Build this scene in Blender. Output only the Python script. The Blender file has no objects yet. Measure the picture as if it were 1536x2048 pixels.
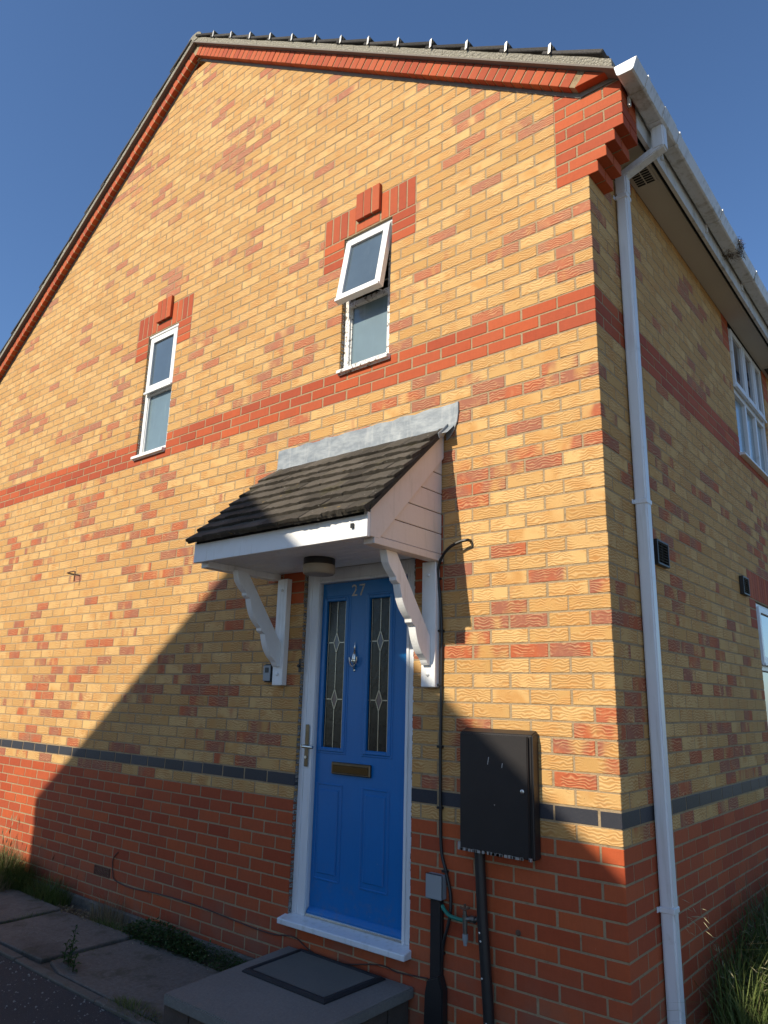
import bpy, bmesh, math, random
import numpy as np
from mathutils import Vector, Matrix, noise as mnoise
random.seed(7)
R = math.radians
scene = bpy.context.scene
COL = scene.collection

# ------------------------------------------------------------------ camera
CP = Vector((1.3617, -3.3456, 0.4614))
YAW, PIT, ROL = -0.691606, 0.25136, 0.026297
F_ = Vector((math.sin(YAW)*math.cos(PIT), math.cos(YAW)*math.cos(PIT), math.sin(PIT)))
R0 = Vector((math.cos(YAW), -math.sin(YAW), 0)); U0 = R0.cross(F_)
RR = math.cos(ROL)*R0 + math.sin(ROL)*U0
UU = -math.sin(ROL)*R0 + math.cos(ROL)*U0
cam = bpy.data.cameras.new('camera')
cam.sensor_fit = 'HORIZONTAL'; cam.sensor_width = 36.0
FPX = 1458.78
cam.lens = 36.0*FPX/1536.0
cam.clip_start = 0.05; cam.clip_end = 500
co = bpy.data.objects.new('camera', cam)
M = Matrix(((RR.x, UU.x, -F_.x, CP.x), (RR.y, UU.y, -F_.y, CP.y), (RR.z, UU.z, -F_.z, CP.z), (0, 0, 0, 1)))
co.matrix_world = M
COL.objects.link(co); scene.camera = co

# ------------------------------------------------------------------ light
SD = Vector((0.152, 0.705, -0.512)).normalized()      # the way sunlight travels
SUN_EL = math.asin(-SD.z); SUN_AZ = math.atan2(-SD.x, -SD.y)
w = bpy.data.worlds.new('World'); scene.world = w; w.use_nodes = True
nt = w.node_tree
bg = nt.nodes['Background']
sky = nt.nodes.new('ShaderNodeTexSky'); sky.sky_type = 'NISHITA'; sky.sun_disc = False
sky.sun_elevation = SUN_EL; sky.sun_rotation = SUN_AZ
sky.air_density = 1.0; sky.dust_density = 0.5; sky.ozone_density = 3.6; sky.altitude = 50
tint = nt.nodes.new('ShaderNodeVectorMath'); tint.operation = 'MULTIPLY'; tint.inputs[1].default_value = (0.82, 0.96, 1.10)
nt.links.new(sky.outputs[0], tint.inputs[0]); nt.links.new(tint.outputs[0], bg.inputs[0]); bg.inputs[1].default_value = 0.107
sl = bpy.data.lights.new('sun', 'SUN'); sl.energy = 4.6; sl.angle = R(0.53); sl.color = (1.0, 0.90, 0.735)
so = bpy.data.objects.new('sun', sl); so.rotation_euler = SD.to_track_quat('-Z', 'Y').to_euler(); COL.objects.link(so)
scene.view_settings.view_transform = 'Standard'; scene.view_settings.look = 'None'
scene.view_settings.exposure = 0.42; scene.view_settings.gamma = 1.0

# ------------------------------------------------------------------ materials
class NT:
    def __init__(s, name):
        s.m = bpy.data.materials.new(name); s.m.use_nodes = True
        s.t = s.m.node_tree; s.b = s.t.nodes['Principled BSDF']
    def n(s, ty, **k):
        x = s.t.nodes.new(ty)
        for a, v in k.items():
            if a.startswith('i_'):
                key = a[2:]; x.inputs[int(key) if key.isdigit() else key.replace('_', ' ')].default_value = v
            else: setattr(x, a, v)
        return x
    def l(s, a, b): s.t.links.new(a, b)
    def math(s, op, a, b=None, clamp=False):
        x = s.n('ShaderNodeMath', operation=op, use_clamp=clamp)
        for i, v in enumerate((a, b)):
            if v is None: continue
            if isinstance(v, (int, float)): x.inputs[i].default_value = v
            else: s.l(v, x.inputs[i])
        return x.outputs[0]
    def ramp(s, v, lo, hi):
        x = s.n('ShaderNodeMapRange'); x.interpolation_type = 'SMOOTHSTEP'
        s.l(v, x.inputs[0])
        for i, q in ((1, lo), (2, hi)):
            if isinstance(q, (int, float)): x.inputs[i].default_value = q
            else: s.l(q, x.inputs[i])
        return x.outputs[0]
    def mix(s, f, a, b):
        x = s.n('ShaderNodeMix', data_type='RGBA')
        for i, v in ((0, f), (6, a), (7, b)):
            if isinstance(v, (int, float)): x.inputs[i].default_value = v
            elif isinstance(v, tuple): x.inputs[i].default_value = (*v[:3], 1)
            else: s.l(v, x.inputs[i])
        return x.outputs[2]
    def scale(s, c, f):
        x = s.n('ShaderNodeVectorMath', operation='SCALE'); s.l(c, x.inputs[0])
        if isinstance(f, (int, float)): x.inputs['Scale'].default_value = f
        else: s.l(f, x.inputs['Scale'])
        return x.outputs[0]
    def noise(s, vec, sc, det=3, rough=.55):
        x = s.n('ShaderNodeTexNoise'); x.inputs['Scale'].default_value = sc; x.inputs['Detail'].default_value = det
        x.inputs['Roughness'].default_value = rough
        s.l(vec, x.inputs['Vector']); return x.outputs[0]
    def pos(s): return s.n('ShaderNodeNewGeometry').outputs['Position']
    def mapv(s, v, sc=(1, 1, 1)):
        x = s.n('ShaderNodeMapping'); x.inputs['Scale'].default_value = sc; s.l(v, x.inputs[0]); return x.outputs[0]
    def bump(s, h, dist, strength=1.0):
        x = s.n('ShaderNodeBump'); x.inputs['Distance'].default_value = dist; x.inputs['Strength'].default_value = strength
        s.l(h, x.inputs['Height']); s.l(x.outputs[0], s.b.inputs['Normal'])
    def col(s, c): s.l(c, s.b.inputs['Base Color'])

def simple(name, c, rough=.5, metal=0, var=.15, nscale=6, bump=0, bscale=80, spec=.5, dark=None, dthr=(.55, .7), streak=0):
    g = NT(name); p = g.pos()
    g.b.inputs['Roughness'].default_value = rough; g.b.inputs['Metallic'].default_value = metal
    g.b.inputs['Specular IOR Level'].default_value = spec
    n1 = g.noise(p, nscale, 4)
    v = g.math('ADD', g.math('MULTIPLY', n1, 2*var), 1-var)
    x = g.n('ShaderNodeRGB'); x.outputs[0].default_value = (*c, 1)
    cc = g.scale(x.outputs[0], v)
    if dark and streak:
        ns = g.noise(g.mapv(p, (30, 30, 2.2)), 1.0, 5, .6)
        cc = g.mix(g.math('MULTIPLY', g.ramp(ns, .5, .72), streak), cc, (.30, .29, .22))
    if dark:
        n2 = g.noise(p, nscale*2.7, 6, .65)
        cc = g.mix(g.ramp(n2, dthr[0], dthr[1]), cc, dark)
    g.col(cc)
    if bump: g.bump(g.noise(p, bscale, 3), bump)
    return g.m

def brick_mat(kind, src):
    """procedural brick; per-brick values (red amount, tone, seed) come from the object's colour or from the mesh"""
    g = NT('%s_brick_%s' % (kind, src))
    if src == 'single': c = g.n('ShaderNodeObjectInfo').outputs['Color']
    else: c = g.n('ShaderNodeAttribute', attribute_name='bk').outputs['Color']
    sep = g.n('ShaderNodeSeparateColor'); g.l(c, sep.inputs[0])
    ra, tone, seed = sep.outputs[0], sep.outputs[1], sep.outputs[2]
    p = g.pos()
    off = g.n('ShaderNodeCombineXYZ'); sd = g.math('MULTIPLY', seed, 37.0)
    g.l(sd, off.inputs[0]); g.l(sd, off.inputs[1]); g.l(g.math('MULTIPLY', seed, 11.0), off.inputs[2])
    ad = g.n('ShaderNodeVectorMath', operation='ADD'); g.l(p, ad.inputs[0]); g.l(off.outputs[0], ad.inputs[1]); q = ad.outputs[0]
    g.b.inputs['Roughness'].default_value = .85; g.b.inputs['Specular IOR Level'].default_value = .25
    grime = g.noise(p, 1.1, 4)
    stain = g.ramp(g.noise(g.mapv(p, (1.6, 1.6, .5)), 1.5, 5, .6), .56, .78)
    if kind == 'buff':
        wv = g.n('ShaderNodeTexWave', wave_type='BANDS', bands_direction='Z', wave_profile='SIN')
        wv.inputs['Scale'].default_value = 21; wv.inputs['Distortion'].default_value = 9.0
        wv.inputs['Detail'].default_value = .8; wv.inputs['Detail Scale'].default_value = 1.05; wv.inputs['Detail Roughness'].default_value = .55
        # wavelets broken up along the length
        g.l(q, wv.inputs['Vector'])
        wave = wv.outputs['Fac']
        amp = g.ramp(g.noise(q, 9, 2), .36, .52)
        fine = g.noise(q, 260, 3, .6)
        # base
        base = g.mix(tone, (.468, .264, .089), (.61, .388, .157))
        orange = g.mix(g.ramp(g.noise(q, 7, 2), .45, .7), base, (.50, .262, .085))
        groove = g.math('MULTIPLY', g.ramp(wave, .45, .12), g.math('MULTIPLY', amp, .48))
        ridge = g.math('MULTIPLY', g.ramp(wave, .62, .95), g.math('MULTIPLY', amp, .34))
        # red blotches: position and size differ from brick to brick
        rn = g.noise(g.mapv(q, (1, 1, .45)), 6.5, 2.2, .5)
        thr = g.math('SUBTRACT', .98, g.math('MULTIPLY', ra, .74))
        red = g.ramp(rn, g.math('SUBTRACT', thr, .09), g.math('ADD', thr, .10))
        rc = g.mix(g.ramp(g.noise(q, 4, 1), .42, .6), (.41, .092, .038), (.29, .10, .066))
        sxz = g.n('ShaderNodeSeparateXYZ'); g.l(p, sxz.inputs[0])
        rc = g.mix(g.math('MULTIPLY', g.ramp(sxz.outputs[2], 1.6, 3.6), .55), rc, (.39, .17, .105))
        rc = g.mix(g.math('MULTIPLY', g.ramp(g.noise(q, 34, 3), .5, .75), .4), rc, (.50, .25, .12))
        cc = g.mix(g.math('MULTIPLY', red, .93), orange, rc)
        cc = g.mix(groove, cc, g.mix(red, (.36, .155, .045), (.27, .07, .03)))
        cc = g.mix(ridge, cc, (.66, .44, .22))
        cc = g.scale(cc, g.math('ADD', .79, g.math('MULTIPLY', fine, .42)))
        cc = g.scale(cc, g.math('ADD', .90, g.math('MULTIPLY', grime, .2)))
        cc = g.mix(g.math('MULTIPLY', g.ramp(g.noise(q, 75, 2), .70, .75), .55), cc, (.16, .09, .04))
        cc = g.mix(g.math('MULTIPLY', stain, .16), cc, (.28, .20, .13))
        g.col(cc)
        h = g.math('ADD', g.math('MULTIPLY', g.math('MULTIPLY', wave, amp), 1.0), g.math('MULTIPLY', fine, .35))
        pit = g.ramp(g.noise(q, 85, 2), .70, .76)
        h = g.math('SUBTRACT', h, g.math('MULTIPLY', pit, .9))
        g.bump(h, .0032, .5)
    elif kind == 'red':
        base = g.mix(tone, (.33, .055, .019), (.46, .096, .028))
        base = g.mix(g.math('MULTIPLY', ra, .3), base, (.31, .078, .04))
        st = g.noise(g.mapv(q, (90, 90, 8)), 1.0, 3, .6)
        cc = g.scale(base, g.math('ADD', .84, g.math('MULTIPLY', g.noise(q, 30, 5, .7), .32)))
        cc = g.scale(cc, g.math('ADD', .92, g.math('MULTIPLY', st, .16)))
        # dusty splash band near the ground
        sx = g.n('ShaderNodeSeparateXYZ'); g.l(p, sx.inputs[0])
        lowz = g.ramp(sx.outputs[2], -.62, -1.0)
        dust = g.math('MULTIPLY', lowz, g.ramp(g.noise(p, 3.5, 5, .6), .35, .7))
        cc = g.mix(g.math('MULTIPLY', dust, .55), cc, (.20, .13, .09))
        pale = g.ramp(g.noise(p, 45, 2), .76, .80)
        cc = g.mix(g.math('MULTIPLY', pale, .35), cc, (.5, .36, .26))
        cc = g.mix(g.math('MULTIPLY', stain, .22), cc, (.20, .075, .045))
        g.col(cc); g.b.inputs['Roughness'].default_value = .75
        g.bump(g.math('ADD', g.noise(q, 220, 3), g.noise(q, 40, 3)), .0012)
    else:
        cc = g.mix(tone, (.026, .028, .036), (.046, .048, .058))
        sp = g.ramp(g.noise(q, 420, 2), .56, .7)
        cc = g.mix(g.math('MULTIPLY', sp, .5), cc, (.12, .105, .10))
        g.col(cc); g.b.inputs['Roughness'].default_value = .42
        g.bump(g.noise(q, 260, 3), .0008)
    return g.m

BM = {(k, s): brick_mat(k, s) for k in ('buff', 'red', 'blue') for s in ('single', 'joined')}

def mortar_mat():
    g = NT('mortar'); p = g.pos()
    n = g.noise(p, 180, 4, .7); n2 = g.noise(p, 2.2, 3)
    c = g.mix(n, (.28, .20, .115), (.50, .375, .23))
    c = g.mix(g.math('MULTIPLY', g.ramp(n2, .5, .75), .35), c, (.26, .22, .15))
    c = g.mix(g.math('MULTIPLY', g.ramp(g.noise(p, 22, 4, .7), .5, .72), .55), c, (.17, .125, .075))
    g.col(c); g.b.inputs['Roughness'].default_value = .95; g.b.inputs['Specular IOR Level'].default_value = .1
    g.bump(n, .007); return g.m
MORTAR = mortar_mat()

def paint_mat(name, c=(.80, .80, .78), chips=.0, wood=True, rough=.45):
    g = NT(name); p = g.pos()
    g.b.inputs['Roughness'].default_value = rough
    gr = g.noise(p, 14, 5, .6)
    cc = g.mix(g.math('MULTIPLY', g.ramp(gr, .5, .8), .22), c, (c[0]*.78, c[1]*.74, c[2]*.66))
    ns = g.noise(g.mapv(p, (34, 34, 4)), 1.0, 5, .6)
    cc = g.mix(g.math('MULTIPLY', g.ramp(ns, .52, .75), .3), cc, (.42, .40, .33))
    fine = g.noise(p, 60, 4, .7)
    cc = g.mix(g.math('MULTIPLY', g.ramp(fine, .66, .74), .35), cc, (.42, .38, .32))
    if chips:
        n = g.noise(p, 38, 6, .75)
        ch = g.ramp(n, .70-chips, .725-chips)
        cc = g.mix(ch, cc, (.20, .155, .11))
        h = g.math('SUBTRACT', g.math('MULTIPLY', g.noise(p, 90, 2), .15), ch)
        g.bump(h, .0012)
    elif wood:
        g.bump(g.noise(p, 45, 4), .0012)
    g.col(cc); return g.m
PAINT = paint_mat('white_painted_timber')
PAINT_OLD = paint_mat('peeling_white_paint', (.78, .77, .73), chips=.15)
PAINT_SEMI = paint_mat('flaking_white_paint', (.80, .79, .76), chips=.05)
PAINT_BOUNCE = paint_mat('white_cladding_warm_bounce', (.68, .61, .555))  # white cladding of the right cheek, warm bounced light put into its colour
UPVC = simple('white_upvc', (.70, .72, .74), .32, var=.06, nscale=3, dark=(.45, .43, .38), dthr=(.60, .82), streak=.28)
UPVC_DIRTY = simple('weathered_white_upvc', (.60, .60, .59), .4, var=.12, nscale=4, dark=(.30, .27, .21), dthr=(.50, .76), streak=.5)
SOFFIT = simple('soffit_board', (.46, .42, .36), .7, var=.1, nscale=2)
BLACK = simple('black_plastic', (.012, .012, .013), .45, var=.2)
BLACKM = simple('black_painted_metal', (.020, .018, .018), .42, var=.25, nscale=9, bump=.0006, bscale=30)
DARKVOID = simple('dark_void', (.01, .01, .01), .9)
STEEL = simple('zinc_plated_steel', (.62, .62, .60), .35, 1.0, var=.2, nscale=30)
SILVER = simple('polished_chrome', (.66, .62, .54), .22, 1.0, var=.1)
CLIPM = simple('dull_zinc_clip', (.42, .42, .40), .5, .6, var=.2)
BRONZE = simple('tarnished_chrome', (.15, .125, .09), .3, 1.0, var=.35, nscale=25)
GREYP = simple('grey_plastic', (.27, .29, .30), .5, var=.08)
LEADC = None
def lead():
    g = NT('weathered_lead'); p = g.pos()
    n = g.noise(g.mapv(p, (3, 3, 7)), 2.2, 8, .7)
    st = g.noise(g.mapv(p, (40, 40, 5)), 1.0, 4, .6)
    c = g.mix(g.ramp(n, .36, .66), (.185, .21, .23), (.30, .325, .335))
    c = g.mix(g.math('MULTIPLY', g.ramp(st, .52, .7), .3), c, (.42, .43, .42))
    g.col(c); g.b.inputs['Roughness'].default_value = .55; g.b.inputs['Metallic'].default_value = .15
    g.bump(n, .004); return g.m
LEADC = lead()
def tile_mat(name, c1, c2, lich=True):
    g = NT(name); p = g.pos()
    oi = g.n('ShaderNodeObjectInfo').outputs['Random']
    n = g.noise(p, 60, 6, .75)
    c = g.mix(n, c1, c2)
    c = g.scale(c, g.math('ADD', .6, g.math('MULTIPLY', oi, .75)))
    if lich:
        l1 = g.ramp(g.noise(p, 17, 3, .5), .72, .76); c = g.mix(g.math('MULTIPLY', l1, .8), c, (.30, .20, .05))
        l2 = g.ramp(g.noise(p, 60, 2, .5), .735, .76); c = g.mix(l2, c, (.42, .41, .36))
        moss = g.ramp(g.noise(p, 9, 4), .56, .70); c = g.mix(g.math('MULTIPLY', moss, .5), c, (.085, .075, .035))
    g.col(c); g.b.inputs['Roughness'].default_value = .93; g.b.inputs['Specular IOR Level'].default_value = .2
    g.bump(g.math('ADD', n, g.noise(p, 260, 2)), .008); return g.m
TILE = tile_mat('weathered_concrete_tile', (.042, .036, .029), (.155, .135, .108))
RTILE = tile_mat('roof_tile_dark', (.05, .048, .045), (.13, .12, .11), False)
def pebble():
    g = NT('pebbly_verge_mortar'); p = g.pos()
    v = g.n('ShaderNodeTexVoronoi'); v.inputs['Scale'].default_value = 70; g.l(p, v.inputs['Vector'])
    n = g.noise(p, 120, 4, .7)
    c = g.mix(n, (.15, .14, .10), (.48, .44, .35))
    c = g.mix(g.ramp(v.outputs['Distance'], .28, .12), c, (.60, .55, .46))
    g.col(c); g.b.inputs['Roughness'].default_value = .95
    g.bump(g.math('ADD', v.outputs['Distance'], n), .012); return g.m
PEBBLE = pebble()
CLOAK = simple('undercloak_board', (.17, .145, .12), .85, var=.2, nscale=5)
def door_mat():
    g = NT('blue_composite_door'); p = g.pos()
    gr = g.noise(g.mapv(p, (130, 130, 5)), 1.0, 4, .6); n = g.noise(p, 3, 4)
    c = g.mix(n, (.001, .125, .37), (.003, .155, .45))
    c = g.scale(c, g.math('ADD', .93, g.math('MULTIPLY', gr, .14)))
    sx = g.n('ShaderNodeSeparateXYZ'); g.l(p, sx.inputs[0])
    low = g.math('MULTIPLY', g.ramp(sx.outputs[2], -.35, -.76), g.ramp(g.noise(p, 16, 5, .7), .45, .75))
    c = g.mix(g.math('MULTIPLY', low, .35), c, (.16, .15, .13))
    sc = g.ramp(g.noise(g.mapv(p, (24, 24, 60)), 1.0, 2), .76, .79)
    c = g.mix(g.math('MULTIPLY', sc, .25), c, (.25, .32, .42))
    g.col(c); g.b.inputs['Roughness'].default_value = .33
    g.bump(gr, .0007); return g.m
BLUE = door_mat()
SEAL = simple('old_sealant', (.34, .32, .29), .8, var=.5, nscale=60, dark=(.07, .055, .045), dthr=(.45, .55), bump=.004, bscale=60)
def glass_obscure(name, c, rough, spec=.5):
    g = NT(name); p = g.pos()
    n = g.noise(g.mapv(p, (26, 26, 3.5)), 1, 4); n2 = g.noise(p, 5, 3)
    cc = g.mix(n2, (c[0]*.78, c[1]*.78, c[2]*.78), (c[0]*1.2, c[1]*1.2, c[2]*1.2))
    cc = g.mix(g.math('MULTIPLY', g.ramp(n, .55, .8), .35), cc, (c[0]*1.7, c[1]*1.6, c[2]*1.5))
    g.col(cc); g.b.inputs['Roughness'].default_value = rough; g.b.inputs['Specular IOR Level'].default_value = spec
    g.b.inputs['Coat Weight'].default_value = .6; g.b.inputs['Coat Roughness'].default_value = .04
    g.bump(g.noise(p, 6, 2), .002, .3); return g.m
FROST = glass_obscure('frosted_glass', (.145, .205, .225), .3)
DARKGLASS = simple('dark_leaded_glass', (.012, .013, .011), .22, var=.5, nscale=12, spec=.35, bump=.001, bscale=25)
CLEAR = glass_obscure('reflecting_glass', (.035, .055, .085), .05, 1.0)
GREYGLASS = glass_obscure('grey_glass', (.075, .105, .130), .16, .6)
def ground_mat(name, c1, c2, sc, bump, spots=None, moss=False):
    g = NT(name); p = g.pos()
    n = g.noise(p, sc, 6, .7); n2 = g.noise(p, 1.7, 4)
    c = g.mix(n, c1, c2)
    c = g.scale(c, g.math('ADD', .7, g.math('MULTIPLY', n2, .6)))
    if spots:
        c = g.mix(g.ramp(g.noise(p, 130, 2), .69, .73), c, spots)
    if moss:
        mo = g.ramp(g.noise(p, 4.5, 5, .65), .52, .70)
        c = g.mix(g.math('MULTIPLY', mo, .7), c, (.055, .055, .022))
        da = g.ramp(g.noise(p, 2.3, 5, .6), .5, .72)
        c = g.mix(g.math('MULTIPLY', da, .5), c, (.045, .038, .03))
    g.col(c); g.b.inputs['Roughness'].default_value = .92
    g.bump(n, bump); return g.m
TARMAC = ground_mat('tarmac', (.018, .017, .018), (.095, .09, .085), 150, .012, (.30, .29, .27))
SLAB = ground_mat('concrete_slab', (.06, .052, .042), (.24, .215, .175), 38, .009, (.34, .32, .27), True)
SLAB2 = ground_mat('doorstep_slab', (.115, .105, .09), (.245, .225, .195), 70, .003, (.30, .28, .25))
KERB = ground_mat('edging_concrete', (.08, .072, .058), (.19, .17, .135), 60, .008, (.36, .33, .27), True)
SOIL = ground_mat('soil_and_gravel', (.05, .042, .028), (.22, .185, .13), 60, .02, (.33, .30, .25))
STEPB = simple('dirty_grey_brick', (.085, .06, .045), .9, var=.35, nscale=12, bump=.004, bscale=90)
MATR = simple('black_rubber', (.014, .014, .015), .75, var=.3, nscale=40, bump=.002, bscale=250)
MATG = ground_mat('grey_mat_pile', (.085, .083, .07), (.165, .16, .135), 160, .003)
def leaf_mat(name, c1, c2, tr=.35):
    g = NT(name); p = g.pos()
    at = g.n('ShaderNodeAttribute', attribute_name='bk')
    sp = g.n('ShaderNodeSeparateColor'); g.l(at.outputs['Color'], sp.inputs[0])
    c = g.mix(sp.outputs[1], c1, c2)
    g.col(c); g.b.inputs['Roughness'].default_value = .6; g.b.inputs['Specular IOR Level'].default_value = .3
    ts = g.n('ShaderNodeBsdfTranslucent'); g.l(c, ts.inputs[0])
    mx = g.n('ShaderNodeMixShader'); mx.inputs[0].default_value = tr
    out = g.t.nodes['Material Output']
    g.l(g.b.outputs[0], mx.inputs[1]); g.l(ts.outputs[0], mx.inputs[2]); g.l(mx.outputs[0], out.inputs[0])
    return g.m
GREEN = leaf_mat('grass_blades', (.045, .085, .015), (.17, .21, .06))
DRY = leaf_mat('dry_grass', (.12, .095, .045), (.34, .27, .15))
LEAFY = leaf_mat('weed_leaves', (.018, .05, .012), (.06, .115, .03))
SEEDH = leaf_mat('seed_heads', (.20, .18, .09), (.50, .46, .27))
BROWNH = leaf_mat('brown_seed_heads', (.05, .03, .015), (.12, .07, .03))
HOSE = simple('green_hose', (.01, .16, .11), .45)
CREAM = simple('lamp_diffuser', (.34, .29, .22), .5, var=.05)
RUST = simple('rusty_steel', (.12, .06, .035), .8, var=.3, nscale=40)

# ------------------------------------------------------------------ mesh builder
class MB:
    def __init__(s): s.v = []; s.f = []; s.c = []
    def _c(s, n, c):
        s.c += [c]*n
    def raw(s, vs, fs, c=(0, 0, 0, 1)):
        b = len(s.v); s.v += [tuple(v) for v in vs]; s.f += [tuple(i+b for i in f) for f in fs]; s._c(len(vs), c); return s
    def box(s, x0, x1, y0, y1, z0, z1):
        if x0 > x1: x0, x1 = x1, x0
        if y0 > y1: y0, y1 = y1, y0
        if z0 > z1: z0, z1 = z1, z0
        vs = [(x, y, z) for x in (x0, x1) for y in (y0, y1) for z in (z0, z1)]
        return s.raw(vs, [(0, 1, 3, 2), (4, 6, 7, 5), (0, 4, 5, 1), (2, 3, 7, 6), (0, 2, 6, 4), (1, 5, 7, 3)])
    def prism(s, poly, axis, a, b):
        """poly of 2D points; axis 'y': (x,z); 'x': (y,z); 'z': (x,y)"""
        def P(p, t):
            return {'y': (p[0], t, p[1]), 'x': (t, p[0], p[1]), 'z': (p[0], p[1], t)}[axis]
        n = len(poly)
        vs = [P(p, a) for p in poly] + [P(p, b) for p in poly]
        fs = [tuple(range(n)), tuple(reversed(range(n, 2*n)))] + [(i, i+n, (i+1) % n+n, (i+1) % n) for i in range(n)]
        return s.raw(vs, fs)
    def tube(s, pts, r, seg=10, cap=True):
        pts = [Vector(p) for p in pts]; n = len(pts)
        rs = r if isinstance(r, (list, tuple)) else [r]*n
        t0 = (pts[1]-pts[0]).normalized()
        up = Vector((0, 0, 1)) if abs(t0.z) < .9 else Vector((0, 1, 0))
        a = t0.cross(up).normalized()
        vs = []; fs = []
        for i, p in enumerate(pts):
            t = (pts[min(i+1, n-1)]-pts[max(i-1, 0)]).normalized()
            a = (a - t*a.dot(t)).normalized(); b = t.cross(a)
            for k in range(seg):
                an = 2*math.pi*k/seg
                vs.append(p + (a*math.cos(an)+b*math.sin(an))*rs[i])
        for i in range(n-1):
            for k in range(seg):
                k2 = (k+1) % seg
                fs.append((i*seg+k, i*seg+k2, (i+1)*seg+k2, (i+1)*seg+k))
        if cap:
            fs.append(tuple(reversed(range(seg)))); fs.append(tuple(range((n-1)*seg, n*seg)))
        return s.raw(vs, fs)
    def lathe(s, prof, c, axis='z', seg=24):
        """prof: (radius, height) pairs"""
        vs = []; fs = []; n = len(prof)
        for r, h in prof:
            for k in range(seg):
                a = 2*math.pi*k/seg; u, v = r*math.cos(a), r*math.sin(a)
                vs.append({'z': (c[0]+u, c[1]+v, c[2]+h), 'y': (c[0]+u, c[1]+h, c[2]+v), 'x': (c[0]+h, c[1]+u, c[2]+v)}[axis])
        for i in range(n-1):
            for k in range(seg):
                k2 = (k+1) % seg; fs.append((i*seg+k, i*seg+k2, (i+1)*seg+k2, (i+1)*seg+k))
        fs.append(tuple(range(seg))); fs.append(tuple(range((n-1)*seg, n*seg)))
        return s.raw(vs, fs)
    def build(s, name, mat, parent=None, bevel=0, smooth=False, seg=1, origin=None, weld=False):
        if origin is None:
            o = Vector((sum(v[0] for v in s.v)/len(s.v), sum(v[1] for v in s.v)/len(s.v), min(v[2] for v in s.v)))
        else: o = Vector(origin)
        me = bpy.data.meshes.new(name)
        me.from_pydata([(v[0]-o.x, v[1]-o.y, v[2]-o.z) for v in s.v], [], s.f)
        if any(c != (0, 0, 0, 1) for c in s.c[:1]) or len(set(s.c)) > 1:
            at = me.attributes.new('bk', 'FLOAT_COLOR', 'POINT')
            at.data.foreach_set('color', np.array(s.c, dtype=np.float32).ravel())
        if bevel or smooth is not None:
            bm = bmesh.new(); bm.from_mesh(me)
            if weld: bmesh.ops.remove_doubles(bm, verts=bm.verts, dist=1e-5)
            bmesh.ops.recalc_face_normals(bm, faces=bm.faces)
            if bevel:
                es = [e for e in bm.edges if len(e.link_faces) == 2 and e.calc_face_angle(0) > .6]
                bmesh.ops.bevel(bm, geom=es, offset=bevel, segments=seg, affect='EDGES', clamp_overlap=True)
            bm.to_mesh(me); bm.free()
        if smooth:
            me.polygons.foreach_set('use_smooth', [True]*len(me.polygons))
            if hasattr(me, 'set_sharp_from_angle'): me.set_sharp_from_angle(angle=R(38))
        me.materials.append(mat); me.update()
        return link(name, me, o, parent)

WLOC = {}
def link(name, me, o, parent=None):
    ob = bpy.data.objects.new(name, me); COL.objects.link(ob)
    WLOC[ob.name] = Vector(o)
    if parent is not None:
        ob.parent = parent; ob.location = Vector(o) - WLOC[parent.name]
    else: ob.location = o
    return ob
def tag(o, label=None, cat=None, group=None, kind=None):
    if label: o['label'] = label
    if cat: o['category'] = cat
    if group: o['group'] = group
    if kind: o['kind'] = kind
    return o
def thing(name, loc, label, cat, group=None):
    o = bpy.data.objects.new(name, None); COL.objects.link(o); o.location = loc; o.empty_display_size = .1
    WLOC[o.name] = Vector(loc); return tag(o, label, cat, group)

GZ = -1.10          # ground level
# ================================================================== SETTING
MB().box(-60, 60, -60, 60, GZ-.5, GZ-.03).build('ground', SOIL)['kind'] = 'structure'
rd = MB().box(-40, .45, -40, -.935, GZ-.06, GZ-.012).build('driveway', TARMAC); rd['kind'] = 'structure'
fc = MB().box(.451, 14, -30, -.3, GZ-.06, GZ-.016).build('bounce_ground', ground_mat('pale_bounce_paving', (.12, .10, .08), (.22, .19, .15), 40, .004)); fc['kind'] = 'structure'  # unseen pale ground, added to bounce sunlight onto the shaded front
CHIP = simple('pale_stone_chips', (.26, .245, .215), .9, var=.6, nscale=70)
# loose chippings on the tarmac
mb = MB()
for i in range(650):
    x = random.uniform(-5.5, -1.2); y = -.94 - random.random()**1.8*1.3; s = random.uniform(.003, .007)+.007*random.random()**6
    z = GZ-.012; a = random.random()*6.28
    pts = [(x+s*math.cos(a+k*2.1), y+s*math.sin(a+k*2.1), z) for k in range(3)]
    mb.raw(pts+[(x, y, z+s*.9)], [(0, 1, 3), (1, 2, 3), (2, 0, 3)])
tag(mb.build('gravel', CHIP), 'loose pale chippings scattered on the dark tarmac', 'gravel', kind='stuff')

# ================================================================== BRICKWORK
PX = .2214; PY = .2209; CH = .075
house = thing('brick_house', (-3.95, 4.0, GZ), 'yellow and red brick gabled house with a bright blue front door', 'house')
brick_cache = {}
def brick_mesh(lx, ly, lz, kind):
    key = (round(lx/.003), round(ly/.003), round(lz/.003), kind)
    if key in brick_cache: return brick_cache[key]
    lx, ly, lz = key[0]*.003, key[1]*.003, key[2]*.003
    bm = bmesh.new(); bmesh.ops.create_cube(bm, size=1)
    for v in bm.verts: v.co = (v.co.x*lx, v.co.y*ly, v.co.z*lz)
    bmesh.ops.bevel(bm, geom=list(bm.edges), offset=.0022 if kind != 'blue' else .0012, segments=1, affect='EDGES')
    bmesh.ops.recalc_face_normals(bm, faces=bm.faces)
    me = bpy.data.meshes.new('brick'); bm.to_mesh(me); bm.free()
    me.materials.append(BM[(kind, 'single')])
    vs = np.zeros(len(me.vertices)*3, dtype=np.float32); me.vertices.foreach_get('co', vs)
    fs = [tuple(p.vertices) for p in me.polygons]
    brick_cache[key] = (me, vs.reshape(-1, 3), fs)
    return brick_cache[key]

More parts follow.
